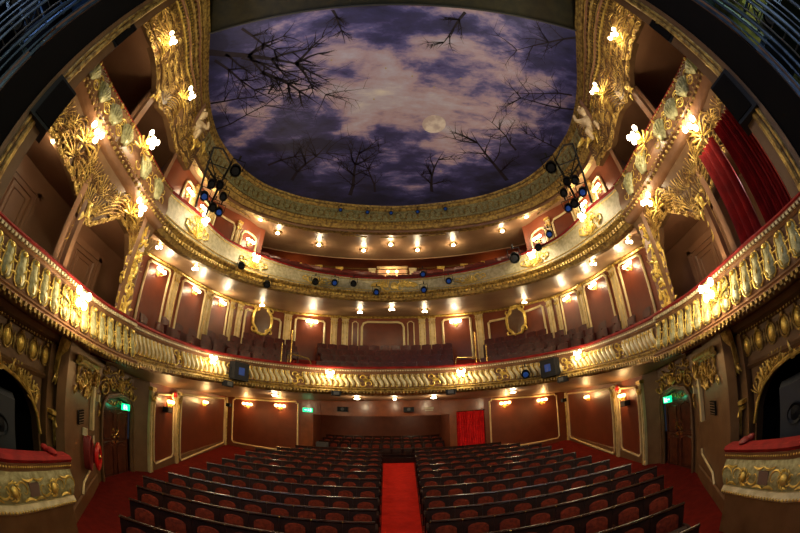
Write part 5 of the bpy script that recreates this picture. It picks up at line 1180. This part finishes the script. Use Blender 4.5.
# ------------------------------------------------------------------ seats
def seat_proto(name, label, cat):
    W_ = 0.485; root = bpy.data.objects.new(name, None); COL.objects.link(root); root.empty_display_size = 0.1; root['label'] = label; root['category'] = cat
    def part(mb, nm, m_, par=root, **k): return mb.build(nm, m_, par, dz=0, **k)
    # local frame: front of the seat looks along -y
    def bk(x, z_, w_):  # surface of the backrest: reclined and slightly cupped
        return (x, 0.06 + 0.13 * (z_ - 0.4) - 0.35 * 0 + w_, z_)
    mb = MB(); n = 8; top = lambda x: 0.925
    rows = []
    for i in range(n + 1):
        x = -W_ / 2 + W_ * i / n; t = top(x)
        rows.append([bk(x, 0.28, 0), bk(x, t - 0.02, 0), bk(x, t, 0.012), bk(x, t - 0.01, 0.035), bk(x, 0.28, 0.03)])
    mb.grid(rows, close_v=True); mb.f.append((0, 1, 2, 3, 4)); k = len(mb.v); mb.f.append((k - 1, k - 2, k - 3, k - 4, k - 5)); part(mb, 'back_panel', WOOD)
    mb = MB(); mb.tube([bk(-W_ / 2 + W_ * i / n, top(-W_ / 2 + W_ * i / n) - 0.008, 0.005) for i in range(n + 1)], 0.026, 7); rail = part(mb, 'top_rail', RAILW)
    mb = MB(); mb.ball(bk(-W_ / 2 + 0.005, 0.92, -0.028), (0.014, 0.006, 0.014), 8, 4); part(mb, 'number_disc', BRASS, rail)
    mb = MB(); rows = []
    for i in range(11):
        x = -0.16 + 0.32 * i / 10; b = math.sin(PI * (i + 0.4) / 10.8) ** .4 * 0.045; e_ = 0.09 * (1 - max(0.0, 1 - (x / 0.165) ** 2) ** 0.5)
        rows.append([bk(x, 0.46, -0.002)] + [bk(x, 0.46 + (0.37 - e_) * j / 5, -0.004 - b * math.sin(PI * (j + .3) / 5.6) ** .5) for j in range(6)] + [bk(x, 0.84 - e_, -0.002)])
    mb.grid(rows); part(mb, 'back_cushion', SEATC)
    mb = MB(); rows = []          # tipped-up seat
    for i in range(7):
        x = -0.215 + 0.43 * i / 6; b = 0.02 + 0.03 * math.sin(PI * i / 6)
        rows.append([(x, -0.10, 0.30), (x, -0.14 - b, 0.36), (x, -0.15 - b, 0.52), (x, -0.12 - b * .5, 0.64), (x, -0.06, 0.66), (x, -0.02, 0.60), (x, -0.03, 0.34)])
    mb.grid(rows, close_v=True); mb.f.append(tuple(range(7))); k = len(mb.v); mb.f.append(tuple(range(k - 7, k))[::-1]); part(mb, 'tip_up_seat', WOOD)
    for s_ in (-1, 1):
        mb = MB(); x = s_ * 0.236; mb.box((x, -0.03, 0.30), (0.028, 0.22, 0.60)); mb.box((x, -0.03, 0.015), (0.05, 0.30, 0.03)); part(mb, 'standard', WOOD, smooth=False)
        mb = MB(); mb.tube([(x, 0.08, 0.62), (x, -0.10, 0.635), (x, -0.22, 0.61), (x, -0.25, 0.57)], [0.026, 0.03, 0.028, 0.018], 6); part(mb, 'armrest', WOOD)
    return root
def copy_tree(o, parent=None):
    c = o.copy(); COL.objects.link(c); c.parent = parent
    for ch in list(o.children): copy_tree(ch, c)
    return c
proto = seat_proto('theatre_seat', 'seat', 'seat'); proto['group'] = 'dark wood tip-up seats in the stalls'
used = False
def put_seat(x, y, z, rz, label, group):
    global used
    o = copy_tree(proto) if used else proto
    used = True
    o.location = (x, y, z + EY); o.rotation_euler = (0, 0, rz); o['label'] = label; o['group'] = group
CX, CY = 0.06, -4.37
NS = {-3: 5, -2: 6, -1: 7, 0: 8, 1: 9, 2: 9, 3: 9, 4: 9, 5: 9, 6: 9, 7: 9, 8: 9, 9: 8, 10: 7}
for i in range(-3, 11):
    rad = 9.4 + 0.84 * i
    for sg, sd in SIDES:
        for j in range(NS[i]):
            s_ = 0.40 + 0.025 * i + 0.25 + 0.485 * j
            a = s_ / rad * sg
            x = CX + rad * math.sin(a); y = CY + rad * math.cos(a)
            put_seat(x, y, floor_h(y, x) , -a, 'dark red tip-up seat, %s from the centre aisle in the %s row, %s block' % (ORD[j], ORD[i + 3], sd), 'dark wood tip-up seats in the stalls')
for r_ in range(3):
    y = 16.1 + 0.85 * r_; z_ = -1.90 + 0.13 * r_
    for j in range(12):
        put_seat(-3.75 + 0.5 * j + 0.25, y, z_, 0, 'dark tip-up seat behind the aisle end, %s from left in the %s pit row' % (ORD[j], ORD[r_]), 'tip-up seats in the rear pit')
for x_ in (-2.4, 0.8):  # lights added out of view above the fascia to brighten the pit seats
    root = thing('added_pit_light', 'hidden added light over the rear pit seats, %s one' % ('left' if x_ < 0 else 'right'), 'ceiling light', (x_, 17.0, 0.85), 0, 'added lights over the pit')
    mb = MB(); mb.lathe([(0.15, 0.02), (0.16, -0.02), (0.1, -0.03)], (x_, 17.0, 0.84), 12); mb.build('trim_ring', BRASS, root); mb = MB(); mb.ball((x_, 17.0, 0.82), (0.1, 0.1, 0.04), 8, 5); mb.build('bulb', BULB, root); lamp(root, (x_, 17.0, 0.66), 16, 0.08)
# low barrier at the end of the aisle
br = thing('aisle_barrier', 'low dark panelled barrier closing the far end of the red aisle', 'barrier', (-0.05, 15.4, -1.9))
mb = MB(); mb.box((-0.05, 15.35, -1.72), (2.2, 0.08, 0.42)); mb.build('panel', WOOD, br, smooth=False)
mb = MB(); [mb.box((-1.05 + 0.33 * k, 15.29, -1.70), (0.05, 0.05, 0.40)) for k in range(7)]; mb.box((-0.05, 15.33, -1.50), (2.3, 0.12, 0.05)); mb.build('posts', WOOD, br, smooth=False)
eq = thing('covered_desk', 'grey equipment case standing at the rear left by the pit', 'equipment', (-3.1, 14.6, -1.9))
mb = MB(); mb.box((-3.25, 14.75, -1.5), (0.5, 0.3, 1.1)); mb.build('case', GREY, eq, smooth=False); mb = MB(); mb.box((-2.8, 14.75, -1.4), (0.3, 0.3, 0.35)); mb.build('small_case', BLACKM, eq, smooth=False)

# balcony seats beyond the first few hundred: one object
mb_s = MB()
def back_seat(mb, x, y, z, rz):
    ca, sa = math.cos(rz), math.sin(rz)
    def f(a, b, c_): return (x + a * ca - b * sa, y + a * sa + b * ca, z + c_)
    mb.grid([[f(-0.24, 0.0, 0.3), f(-0.24, 0.06, 0.92), f(-0.24, 0.10, 0.93), f(-0.24, 0.05, 0.3)], [f(0, 0.03, 0.3), f(0, 0.09, 0.96), f(0, 0.13, 0.95), f(0, 0.08, 0.3)], [f(0.24, 0.0, 0.3), f(0.24, 0.06, 0.92), f(0.24, 0.10, 0.93), f(0.24, 0.05, 0.3)]], close_v=True)
    mb.box((0, -0.12, 0.48), (0.42, 0.08, 0.34), f=f); mb.box((-0.245, -0.1, 0.32), (0.03, 0.22, 0.64), f=f); mb.box((0.245, -0.1, 0.32), (0.03, 0.22, 0.64), f=f)
for k in range(5):
    lim = [46, 45, 41, 37, 30][k]
    u = None; az = -lim
    while az < lim:
        d = C1.D(az) + 0.95 + 0.85 * k
        gap = (-18.0 < az < -13.3) or (10.4 < az < 15.2)
        if not gap and d < W1.D(az) - 0.35:
            x, y = d * math.sin(R(az)), d * math.cos(R(az)); z_ = C1.zt(az) - 0.02 + (0.46 if abs(az) < 30 else 0.42) * k - 0.86 + interp([(0, 0), (28, 0), (36, 0.15), (46, 0.15)], abs(az), 1)
            back_seat(mb_s, x, y, z_, math.atan2(C1.nrm(az).x, -C1.nrm(az).y))
        az += math.degrees(0.52 / d)
for k in range(4):
    az = -25.5
    while az < 25.5:
        d = C2.D(az) + 0.9 + 0.82 * k
        if not (-3.4 < az < 3.0 and k > 1):
            z_ = C2.zt(az) + 0.44 + 0.48 * k - 0.86; back_seat(mb_s, d * math.sin(R(az)), d * math.cos(R(az)), z_, -R(az))
        az += math.degrees(0.52 / d)
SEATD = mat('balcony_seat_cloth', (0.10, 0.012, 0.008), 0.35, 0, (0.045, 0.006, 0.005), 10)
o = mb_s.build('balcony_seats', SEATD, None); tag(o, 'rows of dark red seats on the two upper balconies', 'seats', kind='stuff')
# brass aisle rails of the dress circle
for az, lab in ((-16.2, 'left'), (12.4, 'right')):
    root = thing('aisle_rail', 'bent brass handrail at the %s gangway of the dress circle' % lab, 'handrail', C1.H(az, 1.9, -0.4), 0, 'brass handrails')
    mb = MB(); mb.tube([C1.H(az - 2.1, 1.85, -0.35), C1.H(az - 2.1, 2.28, -0.35), C1.H(az - 1.7, 2.38, -0.35), C1.H(az + 1.4, 2.30, -0.35), C1.H(az + 1.9, 2.15, -0.35), C1.H(az + 2.1, 1.85, -0.35)], 0.022, 6); mb.build('handrail', BRASS, root)
    for q, h in ((-0.4, 3.6), (-2.0, 3.0)):
        mb = MB(); p = C1.H(az + q * (1 if az < 0 else -1), 0, -1.6); mb.tube([(p[0], p[1], 2.1), (p[0], p[1], h)], 0.03, 6); mb.build('post', BRASS, root)
# ------------------------------------------------------------------ stage lanterns, booms, speakers
def lantern(p, aim, label, group, s=1.0, lens=None, drop=0.0):
    """profile spot: body, lens tube, yoke, colour frame"""
    root = thing('stage_lantern', label, 'stage lantern', p, 0, group)
    d = (Vector(aim) - Vector(p)).normalized(); q = d.to_track_quat('Y', 'Z'); P0 = Vector(p)
    f = lambda x, y, z_: tuple(P0 + q @ Vector((x * s, y * s, z_ * s)))
    mb = MB(); rows = []
    for y, r_ in ((-0.24, 0.06), (-0.22, 0.10), (-0.05, 0.11), (0.0, 0.085), (0.16, 0.08), (0.17, 0.10), (0.26, 0.11)):
        rows.append([f(r_ * math.cos(2 * PI * k / 10), y, r_ * math.sin(2 * PI * k / 10)) for k in range(10)])
    mb.grid(rows, close_v=True); mb.f.append(tuple(range(10))); mb.build('body', BLACKM, root)
    mb = MB(); mb.lathe([(0.002, 0), (0.07, 0)], (0, 0, 0), 10, f=lambda x, y, z_: f(x, 0.245 + z_, y)); mb.build('lens', lens or BLUEG, root)
    mb = MB(); mb.tube([f(-0.13, 0, 0), f(-0.13, -0.02, 0.18), f(0.13, -0.02, 0.18), f(0.13, 0, 0)], 0.012 * s, 4); mb.tube([f(0, -0.02, 0.18), f(0, -0.02, 0.27)], 0.02 * s, 5); mb.build('yoke', BLACKM, root)
    return root
k = 0
for az in (-11.4, -5.6, -0.5, 5.2, 11.2):
    p = C3.H(az, 8.66, 0.28); lantern(p, (0, 0, 0), 'small blue-lensed lantern on the gallery front, %s' % {-11.4: 'leftmost of the five', -5.6: 'second from left', -0.5: 'middle one', 5.2: 'second from right', 11.2: 'rightmost of the five'}[az], 'lanterns along the gallery front', 0.85)
for az, h, lab in ((-30.5, 4.55, 'low at the left curve'), (-24.7, 4.35, 'below the left lamp cluster'), (-15.3, 5.0, 'left of centre under the first crest'), (-11.5, 5.1, 'blue, left of centre'), (-7.8, 5.15, 'next to the central crest on the left'), (-3.4, 4.85, 'at the left foot of the central crest'), (5.6, 4.9, 'at the right foot of the central crest'), (10.5, 5.15, 'blue, right of centre'), (5.6, 5.55, 'on the rail right of the central crest'), (24.2, 5.3, 'large black, before the right lamp cluster'), (29.5, 5.2, 'between right cluster and boom'), (32.5, 5.35, 'blue, near the right boom')):
    lantern(C2.H(az, h, 0.30), (0, 0.5, -1), 'stage lantern on the middle balcony front, %s' % lab, 'lanterns on the middle balcony front', 1.1 if 'large' not in lab else 1.7, lens=BLUEG if 'blue' in lab or az in (-3.4, 5.6) else BLACKM)
def pa_box(c, az, h, w_, wd, ht, label, name='loudspeaker', group=None, dp=0.35, blue=False):
    p = c.H(az, h, w_); root = thing(name, label, 'loudspeaker', p, 0, group); f = c.fH(); u = c.s_of(az)
    mb = MB(); mb.box((u, h, w_), (wd, ht, dp), f=f); mb.build('cabinet', BLACKM, root, smooth=False)
    mb = MB(); mb.box((u, h, w_ + dp / 2 + 0.008), (wd * (0.40 if blue else 0.62), ht * (0.42 if blue else 0.66), 0.012), f=f); mb.build('grille', BLUEG if blue else GREY, root, smooth=False)
    mb = MB(); mb.tube([(u - wd / 2 - .02, h, w_), (u - wd / 2 - .02, h + ht / 2 + .05, w_), (u + wd / 2 + .02, h + ht / 2 + .05, w_), (u + wd / 2 + .02, h, w_)], 0.012, 4, f=f); mb.build('bracket', BLACKM, root)
for az, wd, lab in ((-27.8, 0.62, 'square black moving light with blue glass at the left on the lowest balcony front'), (27.4, 0.62, 'square black moving light with blue glass at the right on the lowest balcony front')):
    pa_box(C1, az, 1.30, 0.28, wd, 0.56, lab, 'square_floodlight', 'square floodlights', 0.3, True)
lantern(C1.H(22.8, 1.30, 0.30), (0, 0, -1), 'black stage lantern just left of the right square floodlight', 'lanterns on the lowest balcony front', 1.3)
for az in (-29.8, 29.6, -10.3, 9.5):
    pa_box(C1, az, C1.zb(az) + 0.02, 0.30, 0.34, 0.18, 'small black speaker under the lowest balcony edge, %s' % {-29.8: 'outer left', 29.6: 'outer right', -10.3: 'left of centre', 9.5: 'right of centre'}[az], 'edge_speaker', 'speakers under the lowest balcony edge', 0.2)
# lighting booms on the upper circle ends
for sg, sd in SIDES:
    root = thing('lighting_boom', 'black steel lighting ladder bracketed out at the %s end of the middle balcony' % sd, 'lighting boom', C2.H(sg * 42, 4.6, 0.3), 0, 'lighting booms')
    B = lambda a, h, w_=0.5: C2.H(sg * a, h, w_)
    mb = MB(); mb.tube([B(41.0, 4.75, .35), B(40.4, 6.9, .5)], 0.035, 6); mb.tube([B(43.6, 4.7, .35), B(48.0, 6.0, .75)], 0.03, 6); mb.build('upright', BLACKM, root)
    mb = MB(); mb.tube([B(40.4, 6.85, .5), B(44.5, 6.65, .6), B(48.0, 6.0, .75)], 0.03, 6); mb.tube([B(40.7, 5.9, .45), B(46.4, 5.6, .6)], 0.03, 6); mb.tube([B(40.9, 5.2, .4), B(44.8, 5.05, .5)], 0.03, 6); mb.tube([B(40.5, 6.6, .5), B(46.8, 5.7, .6)], 0.02, 5); mb.tube([B(40.8, 5.7, .5), B(47.5, 5.95, .6)], 0.02, 5); mb.build('crossbar', BLACKM, root)
    for a, h, s_, lab in ((39.6, 6.75, 1.7, 'large one at the top outer corner'), (41.8, 5.75, 1.1, 'upper middle'), (40.2, 5.6, 1.1, 'upper outer'), (43.8, 5.45, 1.1, 'upper inner'), (41.6, 5.0, 1.1, 'lower middle'), (40.0, 5.1, 1.1, 'lower outer'), (44.4, 4.95, 1.1, 'lower inner')):
        lantern(B(a, h, .62), (0, 0.5, -1), 'black stage lantern on the %s lighting boom, %s' % (sd, lab), 'lanterns on the %s lighting boom' % sd, s_, lens=BLUEG if 'lower' in lab and 'middle' not in lab else BLACKM)
    # loudspeakers near the proscenium
    for az, h, s_, lab, dd, rz in ((81.5, 2.72, 1.0, 'black loudspeaker hung by the %s proscenium edge at lower box height' % sd, 4.55, 0.2), (82.3, 4.72, 0.9, 'black loudspeaker hung by the %s proscenium edge at upper box height' % sd, 4.7, 0.2)):
        x, y = sg * dd * math.sin(R(az)), dd * math.cos(R(az)); ls = thing('loudspeaker', lab, 'loudspeaker', (x, y, h), 0, 'loudspeakers by the proscenium')
        mb = MB(); mb.box((x, y, h), (0.42, 0.46 * s_, 0.74 * s_), sg * rz); mb.build('cabinet', BLACKM, ls, smooth=False)
        mb = MB(); mb.box((x - sg * 0.22, y - 0.04 * 0, h), (0.02, 0.38 * s_, 0.64 * s_), sg * rz); mb.build('grille', BLACK, ls, smooth=False)
        mb = MB(); mb.tube([(x, y, h + 0.3), (x + sg * 0.1, y, h + 0.6)], 0.02, 5); mb.build('bracket', BLACKM, ls)

# ------------------------------------------------------------------ cherubs at the ends of the crowns
def cherub(sg, sd):
    c = C2.H(sg * 49.3, 6.6, 0.0); q = C3.H(sg * 49.3, 6.6, 0.0); bx = c[0] * 0.62 + q[0] * 0.38; by = c[1] * 0.62 + q[1] * 0.38
    me = bpy.data.meshes.new('body')
    s = 1.35
    # joints: x across, y towards the room centre, z up
    J = {'pelvis': (0, 0, 0.0, .13), 'belly': (0, .03, .16, .125), 'chest': (0, .02, .32, .125), 'neck': (0, .04, .45, .055), 'head': (0, .08, .56, .11), 'crown': (0, .07, .66, .09),
         'shl': (-.13, .03, .38, .06), 'ell': (-.27, .10, .28, .045), 'hal': (-.20, .24, .34, .035), 'shr': (.13, .03, .38, .06), 'elr': (.27, .06, .46, .045), 'har': (.24, .10, .62, .035),
         'hl': (-.08, .04, -.03, .095), 'kl': (-.13, .26, -.02, .07), 'al': (-.11, .27, -.26, .04), 'tl': (-.11, .35, -.29, .035), 'hr': (.08, .04, -.03, .095), 'kr': (.16, .22, -.08, .07), 'ar': (.12, .16, -.30, .04), 'tr': (.14, .24, -.34, .035)}
    E_ = [('pelvis', 'belly'), ('belly', 'chest'), ('chest', 'neck'), ('neck', 'head'), ('head', 'crown'), ('chest', 'shl'), ('shl', 'ell'), ('ell', 'hal'), ('chest', 'shr'), ('shr', 'elr'), ('elr', 'har'), ('pelvis', 'hl'), ('hl', 'kl'), ('kl', 'al'), ('al', 'tl'), ('pelvis', 'hr'), ('hr', 'kr'), ('kr', 'ar'), ('ar', 'tr')]
    names = list(J); me.from_pydata([tuple(v * s for v in J[n][:3]) for n in names], [(names.index(a), names.index(b)) for a, b in E_], []); me.update()
    root = thing('cherub_statue', 'ivory cherub statue sitting at the %s end of the crown band' % sd, 'statue', (bx - sg * 0.2, by - 0.2, 6.25), math.atan2(-by, -bx) - PI / 2, 'ivory cherub statues')
    o = bpy.data.objects.new('body', me); COL.objects.link(o); o.parent = root; o.location = (0, 0, 0.3)
    md = o.modifiers.new('skin', 'SKIN'); md.use_smooth_shade = True
    for i, n in enumerate(names): me.skin_vertices[0].data[i].radius = (J[n][3] * s, J[n][3] * s)
    me.skin_vertices[0].data[0].use_root = True
    o.modifiers.new('sub', 'SUBSURF').levels = 1; o.modifiers['sub'].render_levels = 2
    me.materials.append(WHITE)
    M = root.matrix_basis
    def fl(x, y, z_): v = M @ Vector((x * s, y * s, z_ * s + 0.3)); return (v.x, v.y, v.z - EY)
    mb = MB()
    for q_ in range(14): a = q_ * 2.4; mb.ball((0.085 * math.cos(a), 0.05 + 0.085 * math.sin(a), 0.62 + 0.05 * (q_ % 3) * .8), 0.035, 6, 5, f=fl)
    mb.build('curly_hair', WHITE, root)
    mb = MB()
    for m_ in (-1, 1):
        for q_ in range(5): leaf(mb, lambda u, v, w_: fl(u, w_ - 0.10, v), m_ * 0.06, 0.36, 0.34 - 0.04 * q_, PI / 2 - m_ * (0.5 + 0.25 * q_), 0.03, 0.0, -m_ * 0.5)
    mb.build('wings', WHITE, root)
    mb = MB(); [leaf(mb, lambda u, v, w_: fl(u, w_ + 0.1, v), 0.16 * (q_ - 2) , -0.1, 0.4, -PI / 2 + 0.3 * (q_ - 2), 0.06, 0.0, 0.6) for q_ in range(5)]; mb.tube([fl(-.3, 0, -.14), fl(0, .06, -.12), fl(.3, 0, -.14)], 0.09, 7); mb.build('gilded_drapery', GOLDB, root)
for sg, sd in SIDES: cherub(sg, sd)

# ------------------------------------------------------------------ proscenium and the stage side beyond it
for sg, sd in SIDES:
    root = thing('proscenium_moulding', 'gilded rope and leaf moulding up the %s edge of the proscenium' % sd, 'proscenium moulding', (sg * 4.45, 0.55, -2.6), 0, 'gilded proscenium mouldings')
    X0, Y0 = sg * 4.43, 0.58
    mb = MB()
    for r_, dx, dy in ((0.05, 0, 0), (0.03, 0.09, 0.05), (0.035, -0.02, -0.10)): mb.tube([(X0 + sg * dx, Y0 + dy, z_) for z_ in (-2.6, 0, 2, 4, 6, 8, 9.8)], r_, 7)
    z_ = -0.5; rnd = random.Random(8)
    f = lambda u, v, w_: (X0 - sg * w_ + sg * 0.02, Y0 - 0.02 + u * 0.8, v)
    while z_ < 9.6: leaf(mb, f, rnd.uniform(-.05, .05), z_, 0.16, PI / 2 + rnd.uniform(-.6, .6), 0.026, 0.02, rnd.uniform(-1, 1)); z_ += 0.10
    mb.build('gilded_moulding', DULL, root)
    mb = MB(); mb.box((X0 + sg * 0.12, Y0 + 0.10, 3.6), (0.2, 0.24, 12.5)); mb.box((X0 + sg * 0.08, Y0 - 0.12, 3.6), (0.16, 0.22, 12.5)); mb.build('jamb', BRONZE, root, smooth=False)
    mb = MB(); mb.box((sg * 4.56, 0.09, 3.6), (0.16, 0.66, 12.4)); struct('wall_proscenium_%s' % sd, mb, BLACK, smooth=False)
    mb = MB(); mb.box((sg * 4.60, -0.30, 3.6), (0.10, 0.06, 12.4)); mb.box((sg * 4.72, -0.40, 3.6), (0.06, 0.03, 12.4)); struct('trim_iron_groove_%s' % sd, mb, STEEL, smooth=False)
    mb = MB(); mb.grid([[(sg * 9.0, 0.6, z_) for z_ in (-2.6, 10)], [(sg * 9.0, -6, z_) for z_ in (-2.6, 10)], [(sg * 3, -6.5, z_) for z_ in (-2.6, 10)]]); struct('wall_stage_%s' % sd, mb, BLACK if sg < 0 else OCHRE, smooth=False)
    # fly gallery: floor, rails, posts, pipes
    fg = thing('fly_gallery', ('blue-lit steel fly gallery beyond the left edge of the stage opening' if sg < 0 else 'steel fly gallery with ochre masking beyond the right edge of the stage opening'), 'gallery', (sg * 6.2, -1.8, 3.0))
    mb = MB(); mb.box((sg * 6.6, -3.0, 3.6), (1.6, 5.6, 0.12)); mb.box((sg * 6.6, -3.0, 6.4), (1.6, 5.6, 0.12)); mb.build('deck', STEEL, fg, smooth=False)
    mb = MB()
    for z_ in (3.75, 4.2, 4.7, 6.55, 7.0, 7.5, 5.4): mb.tube([(sg * 5.75, -0.6, z_), (sg * 5.75, -5.6, z_)], 0.035, 5)
    mb.build('handrails', STEEL, fg)
    mb = MB()
    for k in range(9): mb.tube([(sg * 5.75, -0.7 - 0.6 * k, 3.6), (sg * 5.75, -0.7 - 0.6 * k, 7.6)], 0.03, 5)
    for k in range(5): mb.tube([(sg * 5.75, -0.7 - 1.2 * k, 3.7), (sg * 5.75, -1.9 - 1.2 * k, 4.7)], 0.02, 4)
    mb.build('posts', STEEL, fg)
    mb = MB()
    for k in range(9): mb.tube([(sg * (4.95 + 0.10 * (k % 4)), -0.42 - 0.15 * k, -1.5), (sg * (4.95 + 0.10 * (k % 4)), -0.42 - 0.15 * k, 9.5)], 0.02 + 0.012 * (k % 3), 6)
    mb.build('vertical_pipes', STEEL, fg)
    mb = MB()
    for k in range(40): mb.tube([(sg * 5.1, -0.85, -1.2 + 0.27 * k), (sg * 5.1, -1.2, -1.2 + 0.27 * k)], 0.014, 4)
    for yy in (-0.85, -1.2): mb.tube([(sg * 5.1, yy, -1.5), (sg * 5.1, yy, 9.5)], 0.02, 5)
    mb.build('ladder', GREY, fg)
    mb = MB()
    for k in range(7): mb.tube([(sg * 5.6, -0.8 - 0.35 * k, 5.2), (sg * (5.55 - 0.05 * k), -0.85 - 0.35 * k, 3.2 + 0.1 * k)], 0.018, 4)
    mb.build('hanging_cables', BLACKM, fg)
    for k in range(3):
        lantern((sg * 5.55, -1.0 - 0.55 * k, 3.5 + 0.1 * k), (0, -2, 0), 'grey stage lantern hung on the %s fly gallery, %s towards the stage depth' % (sd, ORD[k]), 'lanterns on the %s fly gallery' % sd, 1.2, lens=GREY)
    if sg > 0:
        mb = MB(); [mb.box((7.4, -1.0 - 0.55 * k, 4.2 + 0.25 * k), (0.05, 0.4, 2.2)) for k in range(6)]; mb.build('ochre_flats', OCHRE, fg, smooth=False)
    lamp(fg, (sg * 5.0, -2.2, 5.6), 170 if sg < 0 else 170, 0.3, (0.35, 0.55, 1.0) if sg < 0 else (0.75, 0.9, 0.45))
# proscenium head
mb = MB(); mb.box((0, 0.45, 9.95), (9.4, 0.8, 0.5)); struct('wall_proscenium_head', mb, BLACK, smooth=False)

# stage floor edge under the camera
mb = MB(); mb.box((0, -3.0, -1.75), (8.7, 6.9, 0.25)); struct('floor_stage', mb, BLACK, smooth=False)

# unseen lights added behind the viewpoint to brighten box fronts, seats and print
for x in (-2.2, 2.2):
    wl = thing('added_stage_light', 'unseen added light hanging over the %s half of the stage' % ('left' if x < 0 else 'right'), 'added light', (x, -2.6, 5.4), 0, 'added lights behind the viewpoint')
    mb = MB(); mb.lathe([(0.02, 0.28), (0.05, 0.26), (0.20, 0.0), (0.21, -0.01)], (x, -2.6, 5.4), 16); mb.tube([(x, -2.6, 5.66), (x, -2.6, 9.5)], 0.015, 5); mb.build('shade', BLACKM, wl)
    mb = MB(); mb.ball((x, -2.6, 5.42), 0.07); mb.build('bulb', BULB, wl)
    lamp(wl, (x, -2.45, 5.3), 55, 0.12, (0.95, 0.93, 1.0))
